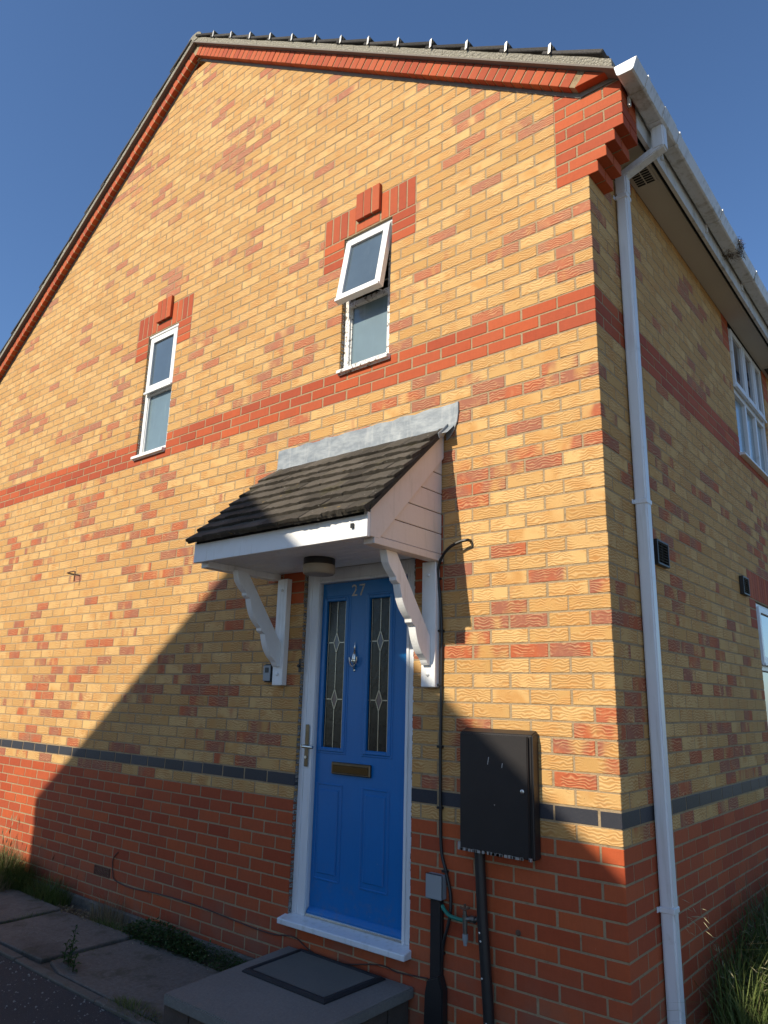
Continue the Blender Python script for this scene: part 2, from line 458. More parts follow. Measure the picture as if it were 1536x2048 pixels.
BRICKS = []      # dict(c, size, kind, col, score, rot)
def score(c, n, lx, lz):
    d = Vector(c)-CP; z = d.dot(F_)
    if z <= 0: return 0
    u = 768+FPX*d.dot(RR)/z; v = 1024-FPX*d.dot(UU)/z
    if u < -10 or u > 1546 or v < -10 or v > 2058: return 0
    return abs(d.normalized().dot(n))*lx*lz/d.length_squared
def zone_red(face, a, n):
    z = n*CH
    v = mnoise.noise(Vector((a*1.1+(5 if face == 's' else 0), z*2.4, 3.1)))
    v2 = mnoise.noise(Vector((a*2.3+9, z*5.5, 7.7)))
    p = .20+v*.55+v2*.5
    if z > 3.4: p -= .05
    if n in (-1, 1): p += .3
    if 2 <= n <= 8: p += .08
    if face == 'f' and n == 10 and a > -1.1: p = 1
    if face == 's' and n in (5, 8): p += .35
    return p
def add_brick(x0, x1, y0, y1, z0, z1, kind, face, n=0, yaw=0, skewy=0):
    j = .0012
    c = [(x0+x1)/2+random.gauss(0, j*.5)*(face == 'f')+max(-.0007, min(.0007, random.gauss(0, .0003)))*(face == 's'), (y0+y1)/2+(max(-.0009, min(.0009, random.gauss(0, .0004))) if face == 'f' else random.gauss(0, j*.6)), (z0+z1)/2+random.gauss(0, j*.6)]
    lx, ly, lz = x1-x0, y1-y0, z1-z0
    a = c[0] if face == 'f' else c[1]
    if kind == 'buff':
        p = zone_red(face, a, n)
        ra = random.uniform(.62, 1.0) if random.random() < p else random.uniform(0, .42)
    else: ra = random.random()
    col = (ra, random.random(), random.random(), 1)
    nrm = Vector((0, -1, 0)) if face == 'f' else Vector((1, 0, 0))
    sc = score(c, nrm, lx if face == 'f' else ly, lz)
    BRICKS.append(dict(c=c, s=(lx, ly, lz), k=kind, col=col, sc=sc, rot=(random.gauss(0, .0015), yaw+random.gauss(0, .0022)*(face == 'f'), random.gauss(0, .0012))))

def kind_of(n):
    if n == 0: return 'blue'
    if n <= -2: return 'red'
    if 33 <= n <= 35: return 'red'
    return 'buff'

# openings & special zones on the front wall: (x0,x1,n_low,n_high) courses inclusive
AX, GS, LZ = -3.95, .7063, 6.632      # gable: apex x, slope, front lower line of verge
def lower(x): return LZ-GS*abs(x-AX)
W1C, W2C = -1.625, -4.075
def cuts_front(n):
    c = []
    if -10 <= n <= 17: c.append((-2.07, -1.165, 'o'))
    if 15 <= n <= 17: c += [(-2.275, -2.07, 'r'), (-1.165, -.965, 'r')]
    if n in (18, 19, 20): c.append((-2.275, -.965, 'r0'))
    if 36 <= n <= 49: c.append((W1C-.2175, W1C+.2175, 'o'))
    if 34 <= n <= 49: c.append((W2C-.2275, W2C+.2275, 'o'))
    for W, e in ((W1C, .2175), (W2C, .2275)):
        if 47 <= n <= 49: c += [(W-.4225, W-e, 'r'), (W+e, W+.4225, 'r')]
        if 50 <= n <= 52: c.append((W-.4225, W+.4225, 'x'))
        if n == 53: c.append((W-.11, W+.11, 'x'))
    if n >= 45: c.append((-.19, .4, 'x'))
    if n == -11: c.append((-4.205, -3.985, 'x'))       # air brick
    return c
FX0 = -7.9
def subtract(segs, a, b):
    out = []
    for s0, s1 in segs:
        if b <= s0 or a >= s1: out.append((s0, s1)); continue
        if a > s0: out.append((s0, a))
        if b < s1: out.append((b, s1))
    return out
NB, NT_ = -15, 88
mortar = MB()
for n in range(NB, NT_):
    z1 = n*CH; z0 = z1-.065
    half = (LZ+.05-(z0+.03))/GS
    lo, hi = max(FX0, AX-half), min(0, AX+half)
    if hi-lo < .05: continue
    cs = cuts_front(n)
    segs = [(lo, hi)]
    for a, b, t in cs: segs = subtract(segs, a, b)
    header = (n % 2 == 0)
    j0 = -(.1075 if header else .22)*PX/.225
    # joint list going left
    js = [0]; x = j0
    while x > lo-.3: js.append(x); x -= PX
    k = kind_of(n)
    for s0, s1 in segs:
        inner = sorted([q for q in js if s0+.045 < q < s1-.045] + [s0, s1])
        for i in range(len(inner)-1):
            a, b = inner[i], inner[i+1]
            ja = .0 if a == s0 and a != lo and any(abs(a-c[1]) < 1e-6 and c[2] == 'o' for c in cs) else .005
            jb = .0 if (b == s1 and (b == 0 or any(abs(b-c[0]) < 1e-6 and c[2] == 'o' for c in cs))) else .005
            ww = random.uniform(-.0012, .0012)
            # corner brick: returns round the arris
            y1 = .1025
            if b == 0: y1 = (.2141 if header else .0985)
            add_brick(a+ja+ww, b-jb+ww*(b != 0), 0, y1, z0, z1, k, 'f', n)
    for a, b, t in cs:
        if t == 'r':
            add_brick(a+(.0 if abs(a+2.07) > 1e-6 and t == 'o' else .004), b-.004, 0, .1025, z0, z1, 'red', 'f', n)
        if t == 'r0':
            q = a
            while q < b-.05:
                q2 = min(b, q+PX*(1 if q > a or n % 2 else .5))
                add_brick(q+.005, q2-.005, 0, .1025, z0, z1, 'red', 'f', n); q = q2
    ms = [(lo, hi)]
    for a, b, t in cs:
        if t == 'o': ms = subtract(ms, a-.003, b+.003)
        if n >= 45 and a == -.19: ms = subtract(ms, a-.0101, b)
    ms = [(a, b) for a, b in ms]
    for a, b in ms:
        mortar.box(a, min(b, -.005), .0027, .22, z0-.01, z1)
# soldier heads, keystones, stretcher under each keystone
for W, e in ((W1C, .2175), (W2C, .2275)):
    zb, zt = 49*CH+.01, 52*CH
    for sgn in (-1, 1):
        pw = (.4225-.115)/4
        for i in range(4):
            a = W+sgn*(.115+i*pw); b = W+sgn*(.115+(i+1)*pw)
            a, b = min(a, b), max(a, b)
            add_brick(a+.005, b-.005, 0, .1025, zb, zt, 'red', 'f', 50)
    add_brick(W-.108, W+.108, 0, .1025, zb, 50*CH, 'red', 'f', 50)
    for i in range(3):
        a = W-.108+i*.0745+.012
        add_brick(a, a+.066, -.027, .075, 50*CH+.011, 53*CH+.0, 'red', 'f', 51)
    mortar.box(W-.094, W+.115, -.0235, .0026, 50*CH+.0135, 53*CH-.003)
# corbelled springer at the right end of the gable
for n in range(45, 54):
    z1 = n*CH; z0 = z1-.065
    xr = {45: .055, 46: .107, 47: .158, 53: -.085}.get(n, .21)
    run = xr; left = -.19; first = n in (49, 51)
    pxr = {45: 0, 46: .055, 47: .107, 48: .158, 53: -.085}.get(n, .21)-.006
    mortar.box(left-.01, pxr, .003, .205, z0-.01, z1)
    if xr-.006 > pxr: mortar.box(pxr+.0001, xr-.006, .003, .205, z0+.004, z1)
    while run > left+.03:
        L = (.1025 if first else .215); first = False
        a = max(left, run-L)
        if a-left < .04: a = left
        corner = run == xr and n != 53
        deep = .2 if (corner and L < .15) else .1
        add_brick(a, run, 0, deep, z0, z1, 'red', 'f', n)
        if corner and L > .15:
            add_brick(xr-.1025, xr, .1105, .2155, z0, z1, 'red', 's', n)
        elif corner: add_brick(xr-.1025, xr, .2 if False else .2005, .2155, z0, z1, 'red', 's', n)
        run = a-.0095
# side wall x = 0
SY1 = 8.0
def cuts_side(n):
    c = []
    if 34 <= n <= 49: c.append((2.845, 4.03, 'o'))
    if 46 <= n <= 49: c += [(2.655, 2.845, 'r'), (4.03, 4.22, 'r')]
    if -11 <= n <= 17: c.append((2.85, 4.35, 'o'))
    if 15 <= n <= 17: c += [(2.66, 2.85, 'r'), (4.35, 4.54, 'r')]
    if 18 <= n <= 20: c.append((2.66, 4.54, 'x'))
    return c
for n in range(NB, 50):
    z1 = n*CH; z0 = z1-.065; k = kind_of(n)
    cs = cuts_side(n); segs = [(0, SY1)]
    for a, b, t in cs: segs = subtract(segs, a, b)
    j0 = (.22 if n % 2 == 0 else .1075)*PY/.225
    js = []; y = j0
    while y < SY1+.3: js.append(y); y += PY
    for s0, s1 in segs:
        inner = sorted([q for q in js if s0+.045 < q < s1-.045]+[s0, s1])
        for i in range(len(inner)-1):
            a, b = inner[i], inner[i+1]
            if a == 0: continue           # the corner brick is the gable's
            if n >= 45 and b < .24: continue
            oa = a == s0 and any(abs(a-c[1]) < 1e-6 and c[2] == 'o' for c in cs)
            ob_ = b == s1 and any(abs(b-c[0]) < 1e-6 and c[2] == 'o' for c in cs)
            add_brick(-.1025, 0, a+(0 if oa else .005), b-(0 if ob_ else .005), z0, z1, k, 's', n)
    for a, b, t in cs:
        if t == 'r': add_brick(-.1025, 0, a+.004, b-.004, z0, z1, 'red', 's', n)
    ms = [(.0055, SY1)]
    for a, b, t in cs:
        if t == 'o': ms = subtract(ms, a-.003, b+.003)
    for a, b in ms: mortar.box(-.22, -.0021, max(a, .221), b, z0-.01, z1)
    mortar.box(-.1, -.0021, .0056, .221, z0-.0099, z1-.0001)
y = 2.66
while y < 4.5:
    add_brick(-.1025, 0, y+.004, y+.071, 17*CH+.01, 20*CH, 'red', 's', 18); y += .0752
# verge soldiers (bricks on edge along the gable slopes)
th = math.atan(GS)
verge = []
for sgn in (-1, 1):
    L = .04
    while True:
        cx = AX+sgn*L*math.cos(th); cz = lower(cx)
        if (sgn > 0 and cx > -.075) or (sgn < 0 and cx < FX0+.0): break
        verge.append((sgn, cx, cz)); L += .0767
vm_mesh = {}
VC = .1015
for sgn, cx, cz in verge:
    # centre of brick: shift perpendicular to the slope
    px, pz = cx+sgn*math.sin(th)*VC/2, cz+math.cos(th)*VC/2
    c = (px, -.060+.05+random.gauss(0, .0009), pz)
    BRICKS.append(dict(c=c, s=(.066, .1, VC), k='red', col=(random.random(), random.random(), random.random(), 1),
                       sc=score(c, Vector((0, -1, 0)), .066, .1)+1e-9, rot=(0, sgn*th, 0), verge=True))
mortar.prism([(AX, LZ+.002), (FX0, lower(FX0)+.002), (FX0, lower(FX0)+.123), (AX, LZ+.119), (.03, lower(.03)+.122), (-.03, lower(-.03)+.004)], 'y', -.055, .006)
mortar.prism([(AX, LZ+.11), (AX-.19, LZ+.11-.135), (AX+.19, LZ+.11-.135)], 'y', -.02, .2)

# choose the bricks that show largest; the others of each colour are joined
names = {'buff': 'brick', 'red': 'red_brick', 'blue': 'blue_brick'}
def emit_single(b, name):
    lx, ly, lz = b['s']
    me, _, _ = brick_mesh(lx, ly, lz, b['k'])
    ob = bpy.data.objects.new(name, me); COL.objects.link(ob); ob.parent = house
    ob.location = Vector(b['c'])-WLOC[house.name]; ob.rotation_euler = b['rot']; ob.color = b['col']
def emit_joined(lst, name, mat, label=None):
    V = []; Fc = []; C = []; base = 0
    for b in lst:
        lx, ly, lz = b['s']; _, vs, fs = brick_mesh(lx, ly, lz, b['k'])
        Rm = np.array(Matrix.Rotation(b['rot'][2], 3, 'Z') @ Matrix.Rotation(b['rot'][1], 3, 'Y') @ Matrix.Rotation(b['rot'][0], 3, 'X'))
        v = vs @ Rm.T + np.array(b['c'], dtype=np.float32)
        V.append(v); Fc += [tuple(i+base for i in f) for f in fs]; base += len(vs); C.append(np.tile(np.array(b['col'], dtype=np.float32), (len(vs), 1)))
    V = np.concatenate(V); C = np.concatenate(C)
    o = Vector((-3, .0, GZ)); V = V-np.array(o)
    me = bpy.data.meshes.new(name); me.from_pydata(V.tolist(), [], Fc)
    at = me.attributes.new('bk', 'FLOAT_COLOR', 'POINT'); at.data.foreach_set('color', C.ravel())
    me.materials.append(mat)
    ob = link(name, me, o, house); ob['kind'] = 'stuff'
    if label: ob['label'] = label
    return ob
for k in ('buff', 'red', 'blue'):
    lst = sorted([b for b in BRICKS if b['k'] == k and not b.get('verge')], key=lambda b: -b['sc'])
    lim = 295 if k != 'blue' else 80
    for b in lst[:lim]: emit_single(b, names[k])
    if lst[lim:]: emit_joined(lst[lim:], names[k]+'work', BM[(k, 'joined')])
for b in [b for b in BRICKS if b.get('verge')]: emit_single(b, 'verge_brick')
me_end = MB().prism([(-.032, 3.867), (.15, 3.862), (.035, lower(.035)+.118)], 'y', -.06, .04).build('verge_brick', BM[('red', 'single')], house, bevel=.002)
me_end.color = (.3, .6, .4, 1)
mortar.build('wall', MORTAR, house)
# rendered inner skins and hidden walls
inn = MB()
inn.box(FX0, FX0+.2, .222, SY1, GZ, 3.75)
inn.box(FX0+.2, -.2, SY1-.2, SY1, GZ, 3.75)
inn.prism([(FX0+.2, 3.751), (-.2, 3.751), (AX, LZ-.1)], 'y', SY1-.2, SY1)
inn.build('back_wall', simple('render', (.38, .30, .2), .9), house)
# pale mortar fillet under the projecting verge
fil = MB()
for sgn in (-1, 1):
    x0, x1 = (AX, -.02) if sgn > 0 else (FX0, AX)
    pts = [(x0, lower(x0)-.028), (x1, lower(x1)-.028), (x1, lower(x1)+.02), (x0, lower(x0)+.02)]
    fil.prism(pts, 'y', -.004 - (.0003 if sgn > 0 else 0), .004)
fil.prism([(-.03, 3.836), (.19, 3.836), (.19, 3.866), (-.03, 3.866)], 'y', -.0047, .004)
fil.build('verge_fillet', simple('fillet_mortar', (.21, .185, .15), .9, var=.3, nscale=20, bump=.004, bscale=90), house)
# concrete footing strip where the brickwork meets the ground
MB().box(FX0, -2.12, -.03, .0, GZ-.05, GZ+.035).build('footing', SLAB, house, bevel=.01)
# air brick
ab = MB(); ab.box(-4.2, -3.99, .006, .02, -.887, -.828)
ab.box(-4.203, -4.192, -.004, .02, -.89, -.825); ab.box(-3.998, -3.987, -.004, .02, -.89, -.825)
for i in range(4): ab.box(-4.192, -3.998, -.003, .02, -.89+i*.0185, -.881+i*.0185)
for i in range(9): ab.box(-4.18+i*.021, -4.173+i*.021, -.0025, .018, -.888, -.827)
ab.build('air_brick', simple('terracotta', (.12, .045, .025), .85), house)

# ---------------------------------------------------------------- roof
UZ = 6.755
def under(x): return UZ-GS*abs(x-AX)
roof = MB()
for sgn in (-1, 1):
    ex = .212 if sgn > 0 else FX0-.26
    # undercloak board + deck
    roof.prism([(AX, UZ), (ex, under(ex)), (ex, under(ex)+.013), (AX, UZ+.013)], 'y', -.1-(.0005 if sgn > 0 else 0), .3)
roof.build('roof', CLOAK, house, origin=(AX, 4, UZ-2))
roof_ob = bpy.data.objects['roof']
vmor = MB()
for sgn in (-1, 1):
    ex = .20 if sgn > 0 else FX0-.2
    N = 70
    for i in range(N):
        a = AX+(ex-AX)*i/N; b = AX+(ex-AX)*(i+1)/N
        h1 = .07+mnoise.noise(Vector((a*9, sgn, 0)))*.006; h2 = .07+mnoise.noise(Vector((b*9, sgn, 0)))*.006
        vmor.prism([(a, under(a)+.0135), (b, under(b)+.0135), (b, under(b)+h2), (a, under(a)+h1)], 'y', -.094+mnoise.noise(Vector((a*6, 3, sgn)))*.006-.0003*i % .001, .1)
vmor.build('verge_mortar', PEBBLE, roof_ob)
g_ = .352
tile_m = None
for sgn in (-1, 1):
    for i in range(14):
        L0 = 5.16-(i+1)*g_+.02          # lower end distance measured from the apex, eaves upwards
        L0 = (i+1)*g_+.03
        # tile in slope frame: from L0 (lower end) up to L0-.42
        def P(L, h): return (AX+sgn*(L*math.cos(th)+h*math.sin(th)), UZ-L*math.sin(th)+h*math.cos(th))
        Lt = max(L0-.42, 0.0)
        hl = .052+.03; ht = .052+.004
        poly = [P(L0, hl), P(L0, hl+.026), P(Lt, ht+.022), P(Lt, ht)]
        m = MB().prism(poly, 'y', -.104+random.uniform(-.006, .006), .23)
        if i % 2 == 0 or True:
            m.prism([P(L0-.002, hl+.02), P(L0-.004, hl+.036), P(Lt, ht+.03), P(Lt, ht+.018)], 'y', -.03, .02)
        m.build('roof_tile', RTILE, roof_ob, bevel=.004)
        if i < 13 and sgn > 0:
            pa = P(L0-.012, hl-.006); pb = P(L0-.024, hl+.022)
            cl = MB(); cl.prism([(pa[0]-.008, pa[1]-.028), (pa[0]+.008, pa[1]-.02), (pb[0]+.008, pb[1]+.012), (pb[0]-.008, pb[1]+.004)], 'y', -.116, -.112)
            cl.prism([(pb[0]-.008, pb[1]+.0), (pb[0]+.008, pb[1]+.008), (pb[0]+.008, pb[1]+.012), (pb[0]-.008, pb[1]+.004)], 'y', -.1125, .02)
            cl.build('verge_clip', CLIPM, roof_ob)
cov = MB()
for sgn in (-1, 1):
    for i in range(14):
        def P(L, h): return (AX+sgn*(L*math.cos(th)+h*math.sin(th)), UZ-L*math.sin(th)+h*math.cos(th))
        L0 = (i+1)*g_+.03; Lt = max(L0-.4, 0)
        cov.prism([P(L0, .075), P(L0, .1), P(Lt, .076), P(Lt, .05)], 'y', .231, SY1+.1)
rc = cov.build('roof_covering', RTILE, roof_ob); rc['kind'] = 'stuff'
for i in range(18):
    m = MB(); pr = []
    y0 = -.10+i*.45; 
    for k in range(9):
        a = math.pi*k/8; pr.append((AX+.115*math.cos(a), UZ+.02+.105*math.sin(a)*.8+.0))
    pr += [(AX-.1, UZ+.02), (AX+.1, UZ+.02)]
    m.prism(pr, 'y', y0+.003, y0+.447).build('ridge_tile', RTILE if i else PEBBLE, roof_ob)

# eaves along the right side: soffit, fascia
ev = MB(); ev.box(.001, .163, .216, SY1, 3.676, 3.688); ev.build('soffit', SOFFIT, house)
MB().box(.163, .2, .216, SY1, 3.70, 3.72).build('soffit_gap', DARKVOID, house)
fa = MB(); fa.box(.192, .214, .217, SY1, 3.648, 3.86); fa.box(.165, .1915, .217, SY1, 3.712, 3.73)
fa.build('fascia', UPVC_DIRTY, house)
for y0 in (.50, 3.98):
    v = MB(); v.box(.022, .148, y0, y0+.245, 3.668, 3.6755)
    vp = v.build('soffit_vent', SOFFIT, house, bevel=.002)
    s = MB()
    for i in range(9):
        for r in range(2):
            yy = y0+.02+i*.0235; s.box(.03+r*.057, .078+r*.057, yy, yy+.015, 3.6655, 3.6681)
    s.build('vent_slots', DARKVOID, vp)

# ---------------------------------------------------------------- windows of the gable
def win_frame(x0, x1, z0, z1, zt0, zt1, mat, t=.045, y0=.035, y1=.09):
    m = MB()
    m.box(x0, x0+t, y0, y1, z0, z1); m.box(x1-t, x1, y0, y1, z0, z1)
    m.box(x0+t, x1-t, y0, y1, z1-t*.8, z1); m.box(x0+t, x1-t, y0, y1, z0, z0+t)
    m.box(x0+t, x1-t, y0+.001, y1, zt0, zt1)
    return m
def sill(x0, x1, z, mat, par):
    m = MB(); m.prism([(-.034, z-.036), (-.034, z-.012), (.05, z+.004), (.05, z-.036), (-.004, z-.036), (-.004, z-.045), (-.012, z-.045), (-.012, z-.036)], 'x', x0, x1)
    return m.build('sill', mat, par, bevel=.0015)
# window with the top light pushed open
w1 = win_frame(W1C-.2145, W1C+.2145, 2.634, 3.675, 3.125, 3.165, PAINT_OLD).build('window', PAINT_OLD, house, bevel=.002)
w1['label'] = 'narrow peeling white window with its top light pushed open'
sill(W1C-.215, W1C+.235, 2.642, PAINT_OLD, w1)
MB().box(W1C-.17, W1C+.17, .060, .066, 2.679, 3.124).build('pane', FROST, w1)
rv = MB()
for sx in (-1, 1): rv.box(W1C+sx*.1695, W1C+sx*.159, .05, .0595, 2.679, 3.124)
rv.box(W1C-.159, W1C+.159, .05, .0595, 2.679, 2.69)
rv.build('glazing_bead', PAINT_OLD, w1)
MB().box(W1C-.2145, W1C+.2145, .02, .05, 3.653, 3.675).build('drip_bar', PAINT_SEMI, w1, bevel=.003)
# open sash: hinged at its top edge
hz, hy, ang = 3.634, .012, R(10.0)
def sp(u, d, w_):    # u across, d down from hinge, w_ outward thickness
    y = hy - d*math.sin(ang) - w_*math.cos(ang); z = hz - d*math.cos(ang) + w_*math.sin(ang)
    return (u, y, z)
def sbox(m, u0, u1, d0, d1, w0, w1_):
    vs = [sp(u, d, q) for u in (u0, u1) for d in (d0, d1) for q in (w0, w1_)]
    m.raw(vs, [(0, 1, 3, 2), (4, 6, 7, 5), (0, 4, 5, 1), (2, 3, 7, 6), (0, 2, 6, 4), (1, 5, 7, 3)])
sa = MB(); u0, u1, H = W1C-.2, W1C+.2, .525
sbox(sa, u0, u0+.05, 0, H, -.03, .012); sbox(sa, u1-.05, u1, 0, H, -.03, .012)
sbox(sa, u0+.05, u1-.05, 0, .045, -.03, .0115); sbox(sa, u0+.05, u1-.05, H-.055, H, -.03, .0115)
sbox(sa, u0+.004, u1-.004, H-.02, H+.004, .012, .024)
sash = sa.build('opening_light', PAINT_SEMI, w1, bevel=.002)
gp = MB(); sbox(gp, u0+.05, u1-.05, .045, H-.055, -.012, -.006); gp.build('pane', GREYGLASS, w1)
st = MB(); st.tube([(u1-.07, .02, 3.15), (u1-.12, -.03, 3.155)], .004, 6); st.build('window_stay', STEEL, w1)
MB().box(W1C-.17, W1C+.17, .3, .31, 3.1, 3.65).build('room_backing', DARKVOID, w1)
# closed window
w2 = win_frame(W2C-.2245, W2C+.2245, 2.49, 3.675, 3.075, 3.115, PAINT, y0=.03).build('window', PAINT, house, bevel=.002)
w2['label'] = 'narrow closed white window on the left, with frosted lower pane'
sill(W2C-.245, W2C+.225, 2.502, PAINT, w2)
MB().box(W2C-.18, W2C+.18, .055, .061, 2.535, 3.074).build('pane', FROST, w2)
m = MB(); x0, x1 = W2C-.205, W2C+.205
m.box(x0, x0+.05, .012, .05, 3.1, 3.645); m.box(x1-.05, x1, .012, .05, 3.1, 3.645)
m.box(x0+.05, x1-.05, .0125, .05, 3.595, 3.645); m.box(x0+.05, x1-.05, .0125, .05, 3.1, 3.165)
m.box(x0-.002, x1+.002, -.005, .012, 3.085, 3.105)
m.build('opening_light', PAINT, w2, bevel=.002)
MB().box(x0+.05, x1-.05, .03, .035, 3.165, 3.595).build('pane', GREYGLASS, w2)
MB().box(W2C-.2245, W2C+.2245, .008, .03, 3.652, 3.675).build('drip_bar', PAINT, w2, bevel=.003)
rv = MB()
for sx in (-1, 1): rv.box(W2C+sx*.1795, W2C+sx*.17, .04, .0545, 2.535, 3.074)
rv.build('glazing_bead', PAINT, w2)
# mortar / sealant ragged line down the left reveals
for (xx, z0, z1, nm) in ((W1C-.2172, 2.66, 3.66, w1), (W2C-.227, 2.52, 3.66, w2)):
    m = MB(); z = z0
    while z < z1:
        h = random.uniform(.008, .03); r = random.uniform(.002, .006)
        m.box(xx, xx+r, .012, .036, z, z+h); z += h+random.uniform(.002, .02)
    m.build('sealant', SEAL, nm)['kind'] = 'stuff'

# ---------------------------------------------------------------- windows of the side wall
def side_window(y0, y1, z0, z1, zt, label, lower_door=False):
    m = MB(); t = .055; xa, xb = -.085, -.02
    m.box(xa, xb, y0, y0+t, z0, z1); m.box(xa, xb, y1-t, y1, z0, z1)
    m.box(xa, xb, y0+t, y1-t, z1-t, z1); m.box(xa, xb, y0+t, y1-t, z0, z0+t)
    m.box(xa, xb-.001, y0+t, y1-t, zt-.03, zt+.03)
    f = m.build('window', UPVC, house, bevel=.003); f['label'] = label
    if lower_door:
        ys = [y0+t, (y0+y1)/2, y1-t]
    else: ys = [y0+t, y0+.46, y0+.82, y1-t]
    for i in range(len(ys)-1):
        a, b = ys[i]+.012, ys[i+1]-.012
        # top hung lights stand proud of the frame
        s = MB(); q = .045
        s.box(-.03, .004, a, a+q, zt+.02, z1-.03); s.box(-.03, .004, b-q, b, zt+.02, z1-.03)
        s.box(-.03, .0035, a+q, b-q, z1-.03-q, z1-.03); s.box(-.03, .0035, a+q, b-q, zt+.02, zt+.02+q+.01)
        s.box(-.01, .014, a-.004, b+.004, zt+.008, zt+.028)
        s.build('opening_light', UPVC, f, bevel=.002)
        MB().box(-.02, -.014, a+q, b-q, zt+.075, z1-.03-q).build('pane', CLEAR, f)
        MB().box(-.055, -.05, a-.01, b+.01, z0+t, zt-.03).build('pane', FROST if not lower_door else CLEAR, f)
    m = MB()
    for y in ys[1:-1]: m.box(xa, xb-.002, y-.022, y+.022, z0+t, z1-t)
    m.build('mullion', UPVC, f, bevel=.002)
    MB().prism([(-.05, z0-.03), (.045, z0-.03), (.045, z0-.012), (-.05, z0+.004)], 'y', y0-.035 if not lower_door else y0, y1+.03).build('sill', UPVC, f, bevel=.002)
    return f
side_window(2.848, 4.027, 2.49, 3.67, 3.09, 'white upstairs side window with frosted lower panes under the soffit')
side_window(2.853, 4.347, -.80, 1.272, .78, 'white downstairs side window at the right edge', True)
MB().box(-.3, -.29, 2.7, 4.5, -1, 3.7).build('room_backing', DARKVOID, house)

# ---------------------------------------------------------------- front door
FL, FR, FT, FB = -2.067, -1.168, 1.272, -.775
fr = MB()
fr.box(FL, -1.952, .028, .10, FB, FT); fr.box(-1.234, FR, .028, .10, FB, FT); fr.box(-1.952, -1.234, .0285, .10, 1.178, FT)
dfr = fr.build('door_frame', UPVC, house, bevel=.004)
m = MB(); m.box(-1.972, -1.9525, .020, .0285, FB, 1.198); m.box(-1.2335, -1.214, .020, .0285, FB, 1.198); m.box(-1.9525, -1.2335, .0205, .0285, 1.1785, 1.198)
m.build('frame_bead', UPVC, dfr, bevel=.003)
MB().box(-2.03, -2.02, .0245, .029, FB, FT).build('frame_bead', UPVC, dfr)
si = MB(); si.prism([(-.062, -.822), (-.062, -.792), (.06, -.768), (.06, -.822)], 'x', -2.092, -1.150)
si.build('door_sill', UPVC, house, bevel=.004)
MB().box(-1.95, -1.236, .028, .04, -.772, -.757).build('threshold', SILVER, house, bevel=.003)
GL = [(-1.902, -1.738), (-1.543, -1.383)]; GZ0, GZ1 = .170, 1.058
d = MB(); yd = .056
xs = [-1.948, GL[0][0], GL[0][1], GL[1][0], GL[1][1], -1.237]
d.box(xs[0], xs[1], yd, .1, -.757, 1.175); d.box(xs[4], xs[5], yd, .1, -.757, 1.175); d.box(xs[2], xs[3], yd, .1, GZ0, GZ1)
d.box(xs[1], xs[4], yd, .1, GZ1, 1.175); d.box(xs[1], xs[4], yd, .1, -.757, GZ0)
door = d.build('front_door', BLUE, house); door['label'] = 'bright blue front door with two leaded glass strips and number 27'
def ring(x0, x1, z0, z1, wd, ya, yb, name, mat, par, bev=.004):
    m = MB(); m.box(x0-wd, x0, ya, yb, z0-wd, z1+wd); m.box(x1, x1+wd, ya, yb, z0-wd, z1+wd)
    m.box(x0, x1, ya, yb, z1, z1+wd); m.box(x0, x1, ya, yb, z0-wd, z0); return m.build(name, mat, par, bevel=bev)
for x0, x1 in GL:
    ring(x0, x1, GZ0, GZ1, .024, .044, .0575, 'glazing_surround', BLUE, door, .005)
    ring(x0-.012, x1+.012, GZ0-.012, GZ1+.012, .024, .0515, .0573, 'glazing_surround', BLUE, door, .003)
    p = MB().box(x0, x1, .066, .07, GZ0, GZ1).build('glass_pane', DARKGLASS, door)
    cx = (x0+x1)/2; hw = .024; m = MB(); ya, yb, t = .0625, .0665, .0028
    def strip(a, b):
        dx, dz = b[0]-a[0], b[1]-a[1]; L = math.hypot(dx, dz); nx, nz = -dz/L*t, dx/L*t
        m.prism([(a[0]+nx, a[1]+nz), (b[0]+nx, b[1]+nz), (b[0]-nx, b[1]-nz), (a[0]-nx, a[1]-nz)], 'y', ya, yb)
    D = [(.80, .062), (.455, .062)]
    zs = GZ1
    for zc, hh in D:
        strip((cx, zs), (cx, zc+hh)); zs = zc-hh
        for a, b in (((cx, zc+hh), (cx-hw, zc)), ((cx-hw, zc), (cx, zc-hh)), ((cx, zc-hh), (cx+hw, zc)), ((cx+hw, zc), (cx, zc+hh))): strip(a, b)
        strip((x0, zc), (cx-hw, zc)); strip((cx+hw, zc), (x1, zc))
    strip((cx, zs), (cx, GZ0))
    for xx in (x0+.012, x1-.012): strip((xx, GZ0), (xx, GZ1))
    m.build('leading', simple('brass_came', (.42, .39, .32), .35, 1.0) if x0 == GL[0][0] else bpy.data.materials['brass_came'], door)
    g2 = MB()
    for zc, hh in D: g2.prism([(cx, zc+hh-.01), (cx-hw+.006, zc), (cx, zc-hh+.01), (cx+hw-.006, zc)], 'y', .0642, .0658)
    g2.build('glass_bevel', simple('violet_glass', (.03, .02, .06), .1) if x0 == GL[0][0] else bpy.data.materials['violet_glass'], door)
for x0, x1 in ((-1.93, -1.718), (-1.568, -1.36)):
    # raised and fielded panel: moulding ring plus field
    ring(x0+.012, x1-.012, -.56, -.047, .012, .0515, .0575, 'panel_moulding', BLUE, door, .004)
    MB().prism([(x0+.03, -.535), (x1-.03, -.535), (x1-.03, -.072), (x0+.03, -.072)], 'y', .0495, .0575).build('door_panel', BLUE, door, bevel=.0075)
MB().prism([(.03, -.757), (.03, -.745), (.05, -.725), (.0575, -.72), (.0575, -.757)], 'x', -1.946, -1.239).build('weather_bar', BLUE, door, bevel=.002)
